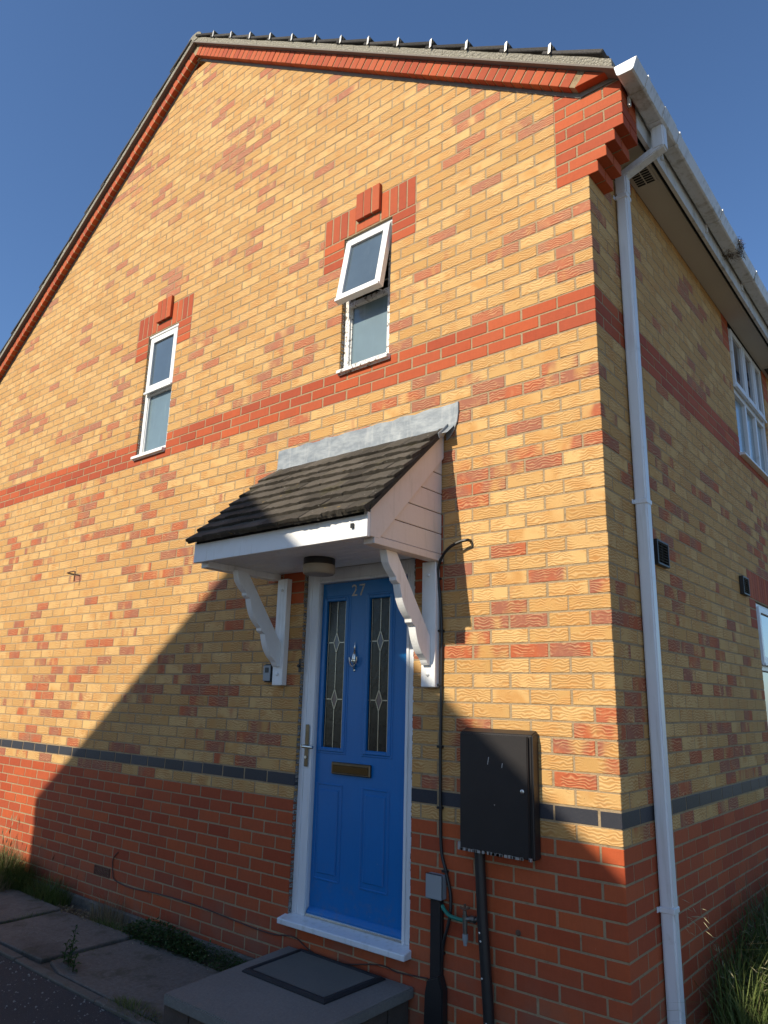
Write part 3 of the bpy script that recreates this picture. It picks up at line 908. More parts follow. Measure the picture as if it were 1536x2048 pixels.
# letter plate
lp = MB(); lp.box(-1.80, -1.495, .036, .0565, .022, .092); lpo = lp.build('letter_box', BRONZE, door, bevel=.005)
MB().box(-1.785, -1.51, .031, .0365, .032, .076).build('letter_flap', simple('dark_gold', (.10, .075, .04), .18, 1.0), door, bevel=.003)
# lever handle
h = MB(); h.box(-2.011, -1.981, .016, .022, .05, .298); h.build('handle_plate', BRONZE, door, bevel=.004)
h = MB(); h.tube([(-1.996, .022, .17), (-1.996, -.012, .17), (-1.994, -.022, .17), (-1.975, -.026, .17), (-1.90, -.026, .168)], [.011, .010, .0095, .009, .008], 10)
h.build('door_handle', SILVER, door, smooth=True)
h = MB(); h.lathe([(.009, 0), (.009, -.006)], (-1.996, .016, .105), 'y', 14); h.build('key_cylinder', STEEL, door)
# urn knocker
k = MB(); kx = -1.652
k.lathe([(.003, .0), (.007, .006), (.003, .014), (.009, .022), (.004, .032), (.013, .042), (.021, .05), (.021, .056), (.017, .06), (.016, .08), (.011, .1), (.005, .11), (.007, .116), (.003, .122), (.006, .135), (.002, .15), (.001, .165)], (kx, .048, .632), 'z', 14)
k2 = MB(); pts = [(kx+.031*math.cos(a), .036, .70-.042*max(0, -math.sin(a))*1.35+.006+(.02*math.sin(a) if math.sin(a) > 0 else 0)) for a in [math.pi*t/10 for t in range(10, 21)]]
k.build('knocker', SILVER, door, smooth=True); 
k2.tube([(kx-.022, .036, .70)]+pts+[(kx+.022, .036, .70)], .0042, 8); k2.build('knocker_ring', SILVER, door, smooth=True)
k3 = MB(); k3.lathe([(.007, 0), (.007, -.006), (.003, -.009)], (kx, .056, .628), 'y', 12); k3.build('knocker_stud', SILVER, door)
# house number
def text(body, size, loc, mat, name, par, ext=.0012):
    cu = bpy.data.curves.new('t', 'FONT'); cu.body = body; cu.size = size; cu.extrude = ext; cu.align_x = 'CENTER'; cu.space_character = 1.35
    to = bpy.data.objects.new('t', cu); COL.objects.link(to)
    dg = bpy.context.evaluated_depsgraph_get(); me = bpy.data.meshes.new_from_object(to.evaluated_get(dg))
    bpy.data.objects.remove(to)
    me.transform(Matrix.Rotation(R(90), 4, 'X'))
    me.materials.clear(); me.materials.append(mat)
    return link(name, me, loc, par)
NUMM = simple('worn_silver_numeral', (.50, .47, .38), .5, .3, var=.3, nscale=50, dark=(.05, .08, .18), dthr=(.56, .62))
for ch, dx in (('2', -.030), ('7', .032)):
    text(ch, .104, (kx+.006+dx, .0545, 1.084), NUMM, 'door_number', door)
# broken sealant down both sides of the frame and hinge
s = MB()
for sx, xa in ((-1, -2.071), (1, -1.165)):
    z = FB
    while z < 1.25:
        hh = random.uniform(.006, .035); wd = random.uniform(.003, .009)
        s.box(xa-(wd if sx > 0 else 0)*0-.001, xa+(wd if sx < 0 else -wd*.5), .008-random.random()*.006, .03, z, z+hh)
        z += hh+random.uniform(0, .018)
s.build('sealant', SEAL, house)['kind'] = 'stuff'
hg = MB(); hg.box(-2.083, -2.062, -.004, .0, .615, .70); hg.lathe([(.010, 0), (.010, -.012)], (-2.076, -.004, .655), 'y', 10)
tag(hg.build('lock_keep', BLACKM, house, bevel=.002), 'small metal keep beside the door frame')

# ================================================================== PORCH CANOPY
can = thing('porch_canopy', (-1.66, -.3, 1.24), 'tiled lean-to porch canopy on white shaped brackets over the blue door', 'porch canopy')
CX0, CX1, CY = -2.372, -.962, -.668
RZ0, RZ1 = 1.372, 2.005              # top of slope line at fascia / at wall
csl = (RZ1-RZ0)/(-CY-.0)
cth = math.atan(csl)
m = MB(); m.box(CX0, CX1, CY, CY+.022, 1.246, 1.374); m.build('fascia_board', PAINT, can, bevel=.002)
# soffit boards
y = CY+.023
while y < -.03:
    y2 = min(y+.082, -.012)
    MB().box(CX0+.02, CX1-.025, y+.002, y2, 1.262, 1.272).build('soffit_board', PAINT, can, bevel=.0025)
    y = y2
def zt(y): return RZ0+(y-CY)*csl
for side, xa, xb in ((1, CX1-.022, CX1), (-1, CX0, CX0+.022)):
    wood = PAINT_BOUNCE if side > 0 else PAINT
    # shiplap boards in the cheek
    zb = 1.262
    while zb < 1.98:
        zt_ = min(zb+.118, 2.0)
        def yl(z): return max(CY+.03, CY+(z-RZ0)/csl+.03)
        if yl(zb) > -.03: break
        a0, a1 = yl(zb), yl(zt_)
        poly = [(a0, zb+.004), (-.004, zb+.004), (-.004, zt_)]
        if a1 < -.01: poly.append((a1, zt_))
        ins = .012
        (MB().prism(poly, 'x', (xa+.002 if side > 0 else xa+ins), (xb-ins if side > 0 else xb-.002))).build('shiplap_board', wood, can, bevel=.003)
        zb = zt_
    # barge board along the slope
    bw = .165
    poly = [(CY+.0225, zt(CY+.0225)-.0), (0-.003, zt(-.003)), (-.003, zt(-.003)-bw), (CY+.10, 1.252), (CY+.0225, 1.252)]
    MB().prism(poly, 'x', xa+(0 if side > 0 else -.0), xb+(.0 if side > 0 else 0)).build('barge_board', wood, can, bevel=.002)
    # bearer under the cheek
    bx0, bx1 = (CX1-.075, CX1+.0) if side > 0 else (CX0, CX0+.075)
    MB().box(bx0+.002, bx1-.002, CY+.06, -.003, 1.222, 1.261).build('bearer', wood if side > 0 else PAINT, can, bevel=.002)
# brackets
def bracket(px0, px1, bx0, bx1):
    post = MB().box(px0, px1, -.046, -.002, .532, 1.2215).build('bracket_post', PAINT, can, bevel=.003)
    for z in (1.145, .60):
        MB().lathe([(.011, 0), (.011, -.004), (.006, -.009), (.001, -.011)], ((px0+px1)/2, -.046, z), 'y', 12).build('bolt', PAINT, post, smooth=True)
    # scroll-cut brace, profile in (y,z)
    A = Vector((-.064, .648)); B = Vector((-.45, 1.2215)); n = Vector((-(B-A).y, (B-A).x)).normalized()
    if n.y > 0: n = -n
    out = [(-.047, .648)]
    K = 44
    for i in range(K+1):
        t = i/K
        env = min(1, t*9, (1-t)*12)
        ph = (2.75*t+.02) % 1.0
        o = (.030*math.sin(math.pi*ph)-.012+.012*(ph < .12)) * env      # hollows running into pointed cusps
        q = A.lerp(B, t) + n*o
        out.append((min(q.x, -.0475), q.y))
    out += [(-.36, 1.2215), (-.047, .80)]
    MB().prism(out, 'x', bx0, bx1).build('brace', PAINT, can, bevel=.0015)
bracket(-1.078, -.984, -1.062, -1.014)
bracket(-2.278, -2.185, -2.262, -2.214)
# roof deck and tiles
deck = MB(); deck.prism([(CY-.005, RZ0+.004), (-.002, zt(-.002)+.004), (-.002, zt(-.002)-.02), (CY+.024, zt(CY+.024)-.02), (CY+.024, 1.36), (CY-.005, 1.36)], 'x', CX0+.023, CX1-.023)
deck.build('roof_deck', DARKVOID, can)
for xa, xb in ((CX0-.011, CX0+.03), (CX1-.03, CX1+.03)):
    und = MB(); und.prism([(CY-.01, RZ0+.005), (-.002, zt(-.002)+.005), (-.002, zt(-.002)+.03), (CY-.01, RZ0+.03)], 'x', xa, xb)
    und.build('undercloak', TILE, can)
TG = .107; TW = .1655
tx0, tx1 = CX0-.014, CX1+.028
ncol = 9
def tile(xa, xb, L0, lift, top=None):
    """plain tile, L measured up the slope from the fascia line"""
    Lt = L0+.19
    m = MB(); seg = 7; vs = []; 
    def P(L, h): return (CY-.035+L*math.cos(cth)-h*math.sin(cth), RZ0-.02+L*math.sin(cth)+h*math.cos(cth))
    # cambered, slightly irregular
    js = [random.uniform(-.004, .004) for _ in range(2)]
    for i in range(seg+1):
        x = xa+(xb-xa)*i/seg; cam_ = -.0025*(2*i/seg-1)**2
        rough = random.uniform(-.0022, .0022)
        for L, h in ((L0+rough*1.5+js[0], lift+cam_), (L0+rough*1.5+js[0], lift+.0195+cam_+rough), (L0+.012, lift+.018+cam_), (Lt, .018+cam_), (Lt, .003+cam_)):
            p_ = P(L, h); vs.append((x, p_[0], p_[1]))
    fs = []
    for i in range(seg):
        for k in range(5): fs.append((i*5+k, i*5+(k+1) % 5, (i+1)*5+(k+1) % 5, (i+1)*5+k))
    fs += [tuple(range(5)), tuple(reversed(range(seg*5, seg*5+5)))]
    return m.raw(vs, fs)
nrow = 8
for r in range(nrow):
    L0 = r*TG
    off = 0 if r % 2 == 0 else TW/2
    xs = [tx0]; x = tx0+(TW if off == 0 else TW/2)
    while x < tx1-.04: xs.append(x); x += TW
    xs.append(tx1)
    for i in range(len(xs)-1):
        a = xs[i]+.0012; b = xs[i+1]-.0012
        t = tile(a, b, L0+random.uniform(-.004, .004), .028+random.uniform(-.002, .004))
        ob = t.build('tile', TILE, can)
# doubled eaves course
t = MB(); 
for i in range(9):
    a = tx0+i*(tx1-tx0)/9
    tile(a+.0015, a+(tx1-tx0)/9-.0015, .004, .010).build('eaves_tile', TILE, can)
# lead flashing
fl = MB(); lx0, lx1 = -2.40, -.885
top, bot = 2.166, 2.012
N = 26
vs = []; fs = []
for i in range(N+1):
    x = lx0+(lx1-lx0)*i/N
    wob = .0045*math.sin(i*1.7)+.003*math.sin(i*4.1)
    for (y, z) in ((.0, top+wob), (-.006, top+wob), (-.008+wob*.6, (top+bot)/2), (-.011, bot+.012), (-.03, bot-.006+wob*.3), (-.082+wob, bot-.052)): vs.append((x, y, z))
for i in range(N):
    for k in range(5): fs.append((i*6+k, i*6+k+1, (i+1)*6+k+1, (i+1)*6+k))
fl.raw(vs, fs)
fl.build('lead_flashing', LEADC, can, smooth=True, weld=False)
lc = MB()
# rounded right end that laps over the barge board
pr = [(lx1, top), (lx1+.028, top+.003), (lx1+.029, top-.06), (lx1+.02, top-.12), (lx1-.002, top-.17), (lx1-.035, top-.212), (lx1-.055, top-.225), (lx1-.06, top-.17), (lx1-.03, top-.14)]
lc.prism(pr, 'y', -.0105, -.0015)
lc.build('lead_end', LEADC, can, bevel=.002)
lb = MB(); lb.prism([(-.095, 1.925), (-.05, 1.955), (-.012, 2.0), (-.012, 2.045), (-.075, 1.985), (-.11, 1.955)], 'x', CX1+.029, CX1+.035)
lb.build('lead_end', LEADC, can, bevel=.002)
# small black cable stub on the fascia
MB().box(-1.066, -1.048, CY-.012, CY+.0, 1.298, 1.322).build('clip', BLACK, can)

# porch lamp
lamp = thing('porch_lamp', (-1.655, -.292, 1.19), 'round bulkhead lamp with black base and cream diffuser under the porch', 'lamp')
MB().lathe([(.092, 0), (.094, -.004), (.094, -.036), (.09, -.04)], (-1.655, -.292, 1.262), 'z', 36).build('lamp_base', BLACK, lamp, smooth=True)
MB().lathe([(.094, 0), (.0955, -.004), (.0955, -.044), (.088, -.054), (.05, -.060), (.001, -.061)], (-1.655, -.292, 1.2215), 'z', 36).build('lamp_shade', CREAM, lamp, smooth=True)

# ================================================================== GUTTER AND DOWNPIPE
gut = thing('gutter', (.27, 0, 3.75), 'white square plastic gutter along the right-hand eaves', 'gutter')
def gsec(o=0): # outer profile (x,z)
    return [(.213-o, 3.822), (.226-o, 3.762), (.235, 3.755-o), (.305, 3.752-o), (.315+o, 3.757), (.338+o, 3.822)]
outer = gsec(); inner = [(.3345, 3.822), (.3125, 3.7605), (.304, 3.7555), (.236, 3.7585), (.2295, 3.7645), (.2165, 3.822)]
m = MB(); m.prism(outer+inner, 'y', -.094, SY1); m.build('channel', UPVC_DIRTY, gut)
m = MB(); m.prism([(a, b) for a, b in gsec(.002)], 'y', -.100, -.0945); m.build('end_cap', UPVC, gut, bevel=.003)
def union(y0, y1):
    m = MB(); o = gsec(.005); i2 = gsec(.0005)
    m.prism(o+list(reversed(i2)), 'y', y0, y1); return m
for y0 in (.07, .595, 1.50, 2.44, 3.4, 4.4): 
    b = union(y0, y0+.028).build('gutter_bracket', UPVC_DIRTY, gut, bevel=.001)
    MB().box(.333, .341, y0+.002, y0+.026, 3.816, 3.83).build('bracket_tip', UPVC, b)
    MB().box(.2145, .228, y0+.004, y0+.024, 3.70, 3.76).build('bracket_back', UPVC_DIRTY, b)
b = union(.34, .53).build('outlet_union', UPVC_DIRTY, gut, bevel=.001)
b = union(1.93, 2.02).build('gutter_union', UPVC_DIRTY, gut, bevel=.001)
# twigs caught at the union
nst = MB()
for i in range(170):
    x = random.uniform(.222, .345); y = 1.97+random.gauss(0, .035); z = 3.748+random.uniform(-.018, .012) if random.random() < .6 else random.uniform(3.75, 3.84)
    if z > 3.77: x = random.uniform(.33, .35)
    a = random.uniform(0, 6.28); L = random.uniform(.015, .05); dz = random.uniform(-.015, .015)
    nst.tube([(x-L*math.cos(a)*.5, y-L*math.sin(a), z-dz), (x+L*math.cos(a)*.5, y+L*math.sin(a), z+dz)], .0012, 3, False)
tag(nst.build('twigs', simple('dead_twigs', (.09, .06, .035), .9)), 'clump of dead twigs caught under the gutter joint', 'twigs', kind='stuff')

dp = thing('downpipe', (.039, .408, GZ), 'square white downpipe standing off the right-hand wall', 'downpipe')
def sqpipe(x0, x1, y0, y1, z0, z1, name, mat, par, bev=.009): return MB().box(x0, x1, y0, y1, z0, z1).build(name, mat, par, bevel=bev, seg=3)
sqpipe(.006, .071, .375, .44, GZ-.03, 3.50, 'pipe', UPVC, dp)
sqpipe(.0025, .0745, .3715, .4435, 3.40, 3.515, 'pipe_socket', UPVC, dp)
# swan neck between outlet and pipe
m = MB()
nx = [(.063, 3.44), (.063, 3.475), (.255, 3.575), (.262, 3.60)]
vs = []; fs = []; hw = .033
def sec(cx, cz, ax, az):
    return [(cx+ax*hw, y_, cz+az*hw) for y_ in (.375, .44)]+[(cx-ax*hw, y_, cz-az*hw) for y_ in (.44, .375)]
secs = [sec(.0385, 3.49, 1, 0), sec(.0385, 3.53, .93, -.4), sec(.272, 3.615, .93, -.4), sec(.272, 3.645, 1, 0)]
for s_ in secs: vs += s_
for i in range(3):
    for k in range(4): fs.append((i*4+k, i*4+(k+1) % 4, (i+1)*4+(k+1) % 4, (i+1)*4+k))
fs += [(0, 1, 2, 3), (12, 15, 14, 13)]
MB().raw(vs, fs).build('swan_neck', UPVC, dp, bevel=.006, seg=2)
sqpipe(.236, .308, .371, .444, 3.60, 3.755, 'outlet_socket', UPVC, dp)
for zc in (1.51, -.45, 3.38):
    m = MB(); m.box(.0025, .0745, .3705, .4445, zc-.013, zc+.013); b = m.build('pipe_clip', UPVC, dp, bevel=.003)
    MB().box(-.001, .004, .352, .3705, zc-.012, zc+.012).build('clip_lug', UPVC, b, bevel=.001)

# ================================================================== WALL FITTINGS
mbx = thing('meter_box', (-.61, -.04, -.25), 'black painted meter box on the wall right of the door', 'meter box')
BX0, BX1, BZ0, BZ1, BY = -.806, -.403, -.245, .312, -.078
MB().prism([(0, BZ0), (BY+.012, BZ0), (BY+.012, BZ1), (0, BZ1+.022)], 'x', BX0-.006, BX1+.006).build('cabinet', BLACKM, mbx, bevel=.008, seg=3)
MB().box(BX0+.008, BX1-.012, BY-.006, BY+.011, BZ0+.008, BZ1-.006).build('cabinet_door', BLACKM, mbx, bevel=.004, seg=2)
m = MB(); m.lathe([(.010, 0), (.010, -.004), (.006, -.006), (.001, -.006)], (BX1-.042, BY-.006, .055), 'y', 14); m.build('lock', STEEL, mbx, smooth=True)
m = MB(); m.lathe([(.0145, 0), (.0145, -.0012)], (BX1-.055, BY-.006, -.205), 'y', 20); m.build('plug', BLACKM, mbx)
m = MB()
for i in range(34):
    x = BX0+.01+random.random()*(BX1-BX0-.02); L = random.uniform(.004, .02)
    m.box(x, x+L, BY-.0075, BY+.004, BZ0-.001, BZ0+.010+random.random()*.003)
m.box(BX0-.007, BX0+.012, BY-.003, BY+.012, BZ0-.001, BZ0+.035)
m.build('flaked_edge', simple('bare_chalky_grp', (.30, .28, .25), .8, var=.4, nscale=60), mbx)
m = MB()
for (x, z, dx, dz) in ((-.636, .165, .008, .034), (-.556, .155, .005, .02), (-.60, -.02, .003, .003)):
    m.prism([(x, z), (x+.003, z-.002), (x+dx+.002, z+dz), (x+dx-.002, z+dz)], 'y', BY-.0068, BY-.0062)
m.build('scratches', simple('scratch', (.45, .43, .40), .8), mbx)
# conduit below the box
cd = MB(); cd.tube([(-.714, -.036, -.25), (-.712, -.036, -.3), (-.70, -.036, -.55), (-.672, -.036, -.92), (-.662, -.036, GZ-.03)], .026, 20)
cdo = tag(cd.build('conduit', BLACKM, smooth=True), 'thick black service pipe running down from the meter box', 'pipe')
m = MB()
for z, x in ((-.60, -.712), (-.635, -.706), (-.79, -.70), (-.97, -.678), (-1.01, -.674)):
    m.lathe([(.005, 0), (.003, -.001)], (x+.01, -.0625, z), 'y', 7)
m.build('paint_spots', simple('paint_drip', (.6, .58, .54), .7), cdo)

# black cable
def cable(pts, r, name, mat, label, cat):
    # Catmull-Rom
    P_ = [Vector(p) for p in pts]; out = []
    for i in range(len(P_)-1):
        p0, p1, p2, p3 = P_[max(i-1, 0)], P_[i], P_[i+1], P_[min(i+2, len(P_)-1)]
        for k in range(6):
            t = k/6
            out.append(.5*((2*p1)+(-p0+p2)*t+(2*p0-5*p1+4*p2-p3)*t*t+(-p0+3*p1-3*p2+p3)*t**3))
    out.append(P_[-1])
    return tag(MB().tube(out, r, 8).build(name, mat, smooth=True), label, cat)
def wp(u, v, y=0.0):     # photo pixel -> point on a plane parallel to the gable wall
    d = F_+RR*((u-768)/FPX)-UU*((v-1024)/FPX); t = (y-CP.y)/d.y; return CP+d*t
cpts = [wp(941.4, 1081, .02), wp(939.5, 1081, -.012), wp(934, 1080, -.04), wp(918.5, 1084, -.05), wp(897.4, 1096.3, -.055), wp(883.3, 1115.6, -.04), wp(877, 1135, -.03), wp(876.3, 1157.8, -.022), wp(880.7, 1198, -.014),
        wp(883.3, 1260, -.012), wp(883.3, 1304, -.012), wp(882.4, 1356.6, -.012), wp(882.5, 1399, -.012), wp(880.9, 1480, -.012), wp(880.7, 1545, -.012), wp(880.9, 1615, -.012), wp(882.7, 1698.7, -.012), wp(891.8, 1742.5, -.012),
        wp(901, 1790, -.012), wp(899, 1837, -.02), wp(886, 1892, -.02), wp(882.7, 1954, -.012), wp(881, 2027, -.012), wp(881, 2080, -.012)]
cab = cable(cpts, .0085, 'cable', BLACK, 'thick black cable looping out of the wall and down beside the door', 'cable')
m2 = MB()
for (u, v) in ((880, 1370), (881, 1493), (881, 1615), (891, 1742), (884, 1905), (877, 1158), (883, 1262)):
    q = wp(u, v, -.004); m2.box(q.x-.013, q.x+.02, -.024, -.001, q.z-.006, q.z+.006)
m2.build('cable_clip', BLACK, cab, bevel=.002)
# hole in the brickwork round the cable
pt = wp(941, 1080, -.001)
# thin brown cable along the plinth
tp = [(236, 1704.5), (226, 1718), (225.5, 1743), (230.5, 1761), (265.6, 1776.8), (320, 1788.5), (390.6, 1810), (468.8, 1841), (539, 1866.6), (587, 1873.7), (613, 1895.6), (645.7, 1917.5), (678.5, 1927.7), (758.7, 1930), (795, 1944.8), (855, 1957)]
cable([wp(u, v, -.006) for u, v in tp], .0036, 'wire', simple('brown_wire', (.06, .022, .015), .6), 'thin brown wire pinned along the brick plinth', 'wire')

jb = thing('junction_box', (-.98, -.02, -.505), 'small grey junction box low on the wall by the door', 'junction box')
MB().box(-1.029, -.931, -.04, -.002, -.505, -.392).build('box_base', GREYP, jb, bevel=.004)
MB().box(-1.032, -.928, -.048, -.0405, -.508, -.389).build('box_lid', GREYP, jb, bevel=.006, seg=2)
tk = MB(); tk.box(-1.015, -.945, -.03, -.002, -.90, -.506)
tk.prism([(-1.016, -.87), (-.944, -.84), (-.922, -.9), (-.92, GZ-.02), (-1.035, GZ-.02), (-1.03, -.94)], 'y', -.052, -.002)
tag(tk.build('cable_guard', BLACKM, bevel=.006, seg=2), 'flat black cable guard below the grey junction box', 'cable guard')

tap = thing('outdoor_tap', (-.76, 0, -.56), 'weathered outdoor tap with a green hose stub', 'tap')
BRASS = simple('tarnished_brass', (.16, .15, .13), .45, .8, var=.3, nscale=60)
m = MB(); m.lathe([(.026, 0), (.026, -.006), (.014, -.01), (.014, -.03)], (-.725, 0, -.553), 'y', 14); m.tube([(-.725, -.02, -.553), (-.74, -.045, -.553), (-.782, -.062, -.555)], .0125, 12)
m.lathe([(.017, -.012), (.017, .012)], (-.745, -.05, -.553), 'x', 8)
m.tube([(-.782, -.062, -.54), (-.782, -.064, -.585), (-.780, -.064, -.64)], [.013, .0115, .009], 12)
m.tube([(-.782, -.062, -.55), (-.784, -.062, -.52)], .009, 10)
m.build('tap_body', BRASS, tap, smooth=True)
m = MB(); m.tube([(-.81, -.062, -.508), (-.784, -.062, -.516), (-.758, -.062, -.502)], .0055, 8); m.tube([(-.784, -.062, -.52), (-.783, -.062, -.49)], .006, 8)
m.build('tap_handle', RUST, tap, smooth=True)
m = MB(); m.lathe([(.013, 0), (.014, -.02), (.011, -.03), (.008, -.05)], (-.78, -.064, -.62), 'z', 12); m.build('hose_connector', GREYP, tap, smooth=True)
cable([(-.786, -.062, -.562), (-.82, -.06, -.564), (-.88, -.052, -.56), (-.915, -.045, -.542), (-.932, -.038, -.528)], .0095, 'hose', HOSE, 'short bright green hose between the tap and the black guard', 'hose')

ks = thing('key_safe', (-2.33, -.015, .55), 'small black and grey key safe beside the left bracket', 'key safe')
MB().box(-2.382, -2.292, -.036, -.001, .55, .668).build('safe_body', BLACK, ks, bevel=.01, seg=3)
MB().box(-2.374, -2.302, -.041, -.0362, .558, .66).build('safe_cover', GREYP, ks, bevel=.006, seg=2)
MB().box(-2.356, -2.320, -.0435, -.0412, .612, .645).build('safe_button', BLACK, ks, bevel=.004)

LOUV = simple('grey_black_plastic', (.045, .043, .042), .5)
def louvre(y0, y1, z0, z1, label):
    t = thing('wall_vent', (0, y0, z0), label, 'vent', 'black louvred vents on the side wall')
    m = MB(); m.box(.001, .03, y0, y0+.012, z0, z1); m.box(.001, .03, y1-.012, y1, z0, z1); m.box(.001, .03, y0+.012, y1-.012, z1-.012, z1); m.box(.001, .03, y0+.012, y1-.012, z0, z0+.012); m.box(.001, .006, y0+.012, y1-.012, z0+.012, z1-.012)
    m.box(.012, .022, (y0+y1)/2-.002, (y0+y1)/2+.002, z0+.012, z1-.012)
    m.build('vent_frame', BLACK, t, bevel=.002)
    n = 8
    for i in range(n):
        z = z0+.014+(z1-z0-.03)*i/(n-1)
        MB().prism([(.012, z+.006), (.027, z-.003), (.028, z-.001), (.013, z+.009)], 'y', y0+.0125, y1-.0125).build('louvre', LOUV, t)
louvre(.615, .80, 1.215, 1.355, 'black louvred vent beside the white downpipe')
louvre(2.41, 2.575, 1.275, 1.41, 'black louvred vent beside the red lintel of the side window')

hk = cable([(-5.24, -.002, 1.535), (-5.12, -.03, 1.53), (-5.03, -.045, 1.525), (-5.012, -.047, 1.50), (-5.01, -.047, 1.43)], .006, 'wall_hook', RUST, 'thin rusty hook on the sunlit wall at the left', 'hook')
bh = MB(); bh.lathe([(.014, 0), (.014, -.004), (.008, -.006), (.008, -.014)], (-.527, 0, -.578), 'y', 10)
tag(bh.build('wall_plug', RUST), 'rusty fixing in the red plinth right of the service pipe', 'fixing')

# ================================================================== DOORSTEP, MAT, PATH
ds = thing('doorstep', (-1.58, -.45, GZ), 'concrete doorstep slab on bricks below the blue door', 'doorstep')
SZ = -.94
MB().prism([(-2.04, -.004), (-1.125, -.004), (-1.118, -.90), (-1.962, -.905)], 'z', SZ-.05, SZ).build('step_slab', SLAB2, ds, bevel=.006, seg=2)
x = -1.99
while x < -1.16:
    x2 = min(x+.2, -1.15)
    o = MB().box(x+.005, x2-.005, -.88, -.78, GZ-.05, SZ-.052).build('step_brick', STEPB, ds, bevel=.003); o.color = (.9, .2, random.random(), 1)
    x = x2
y = -.78
while y < -.02:
    y2 = min(y+.2, -.01)
    for xa, xb in ((-1.25, -1.15), (-2.0, -1.9)):
        o = MB().box(xa, xb, y+.005, y2-.005, GZ-.05, SZ-.052).build('step_brick', STEPB, ds, bevel=.003); o.color = (.9, .2, random.random(), 1)
    y = y2
MB().box(-1.89, -1.26, -.77, -.02, GZ-.05, SZ-.053).build('step_core', MORTAR, ds)
mt = thing('doormat', (-1.6, -.24, SZ), 'grey doormat with black rubber border on the doorstep', 'doormat')
MQ = [(-1.91, -.466), (-1.30, -.478), (-1.288, -.03), (-1.93, -.012)]
MB().prism(MQ, 'z', SZ, SZ+.008).build('mat_base', MATR, mt, bevel=.003)
def inset(q, d):
    cx = sum(p[0] for p in q)/4; cy = sum(p[1] for p in q)/4
    return [(p[0]+(d if p[0] < cx else -d), p[1]+(d if p[1] < cy else -d)) for p in q]
m = MB(); a, b = inset(MQ, .004), inset(MQ, .04); z = SZ+.0085
vs = [(*p, z) for p in a]+[(*p, z+.008) for p in inset(MQ, .015)]+[(*p, z+.008) for p in inset(MQ, .03)]+[(*p, z) for p in b]
m.raw(vs, [(r*4+k, r*4+(k+1) % 4, (r+1)*4+(k+1) % 4, (r+1)*4+k) for r in range(3) for k in range(4)])
m.build('mat_border', MATR, mt)
MB().prism(inset(MQ, .042), 'z', SZ+.0083, SZ+.0125).build('mat_pile', MATG, mt)

path = MB().box(-7.9, -1.95, -.87, -.16, GZ-.06, GZ-.022).build('path', SOIL); path['kind'] = 'structure'
sl_ = [[(-4.15, -.36), (-3.25, -.41), (-3.02, -.64), (-3.26, -.852), (-3.72, -.865), (-4.25, -.865)],
       [(-3.2, -.40), (-2.86, -.25), (-2.43, -.23), (-2.06, -.25), (-2.0, -.86), (-3.0, -.858), (-2.98, -.66)],
       [(-5.3, -.28), (-4.2, -.33), (-4.30, -.865), (-5.35, -.865)], [(-6.5, -.25), (-5.35, -.27), (-5.4, -.865), (-6.5, -.865)]]
sl_ = [[(-4.17, -.24), (-3.30, -.20), (-3.29, -.83), (-4.13, -.855)],
       [(-3.25, -.22), (-2.70, -.20), (-2.05, -.24), (-2.02, -.855), (-3.02, -.858), (-3.24, -.80)],
       [(-5.02, -.2), (-4.22, -.22), (-4.19, -.85), (-5.0, -.86)], [(-5.95, -.2), (-5.07, -.21), (-5.05, -.86), (-5.95, -.86)]]
for i, q in enumerate(sl_):
    MB().prism(q, 'z', GZ-.045, GZ+(.004, .0, .006, .002)[i]).build('paving_slab', SLAB, path, bevel=.006)
x = -7.0
while x < -1.9:
    L = .9 if x > -6.9 else .88
    x2 = min(x+L, -1.9)
    MB().box(x+.003, x2-.003, -.93, -.872, GZ-.08, GZ+.002+random.uniform(-.002, .003)).build('kerb_stone', KERB, path, bevel=.006)
    x = x2

# ================================================================== PLANTS
def blade(m, x, y, z, h, az, lean, w_, droop=.5, tone=None, seg=3):
    t = random.random() if tone is None else tone
    dx, dy = math.cos(az), math.sin(az); vs = []; px, py = -dy, dx
    for i in range(seg+1):
        s = i/seg; r = lean*h*s**(1.6)
        zz = z+h*s*(1-.28*droop*s*s*(1+lean))
        ww = w_*(1-s**1.5)*.5+.0002
        vs += [(x+dx*r+px*ww, y+dy*r+py*ww, zz), (x+dx*r-px*ww, y+dy*r-py*ww, zz)]
    m.raw(vs, [(2*i, 2*i+1, 2*i+3, 2*i+2) for i in range(seg)], (0, t, 0, 1))
    return (x+dx*lean*h, y+dy*lean*h, z+h*(1-.28*droop*(1+lean)))
def head(m, x, y, z, L, az, ang, tone, w_=.004):
    dx, dy, dz = math.cos(az)*math.sin(ang), math.sin(az)*math.sin(ang), math.cos(ang)
    px, py = -math.sin(az)*w_, math.cos(az)*w_
    vs = [(x, y, z), (x+dx*L*.4+px, y+dy*L*.4+py, z+dz*L*.4), (x+dx*L, y+dy*L, z+dz*L), (x+dx*L*.4-px, y+dy*L*.4-py, z+dz*L*.4), (x+dx*L*.4, y+dy*L*.4, z+dz*L*.4+w_)]
    m.raw(vs, [(0, 1, 4), (1, 2, 4), (2, 3, 4), (3, 0, 4)], (0, tone, 0, 1))
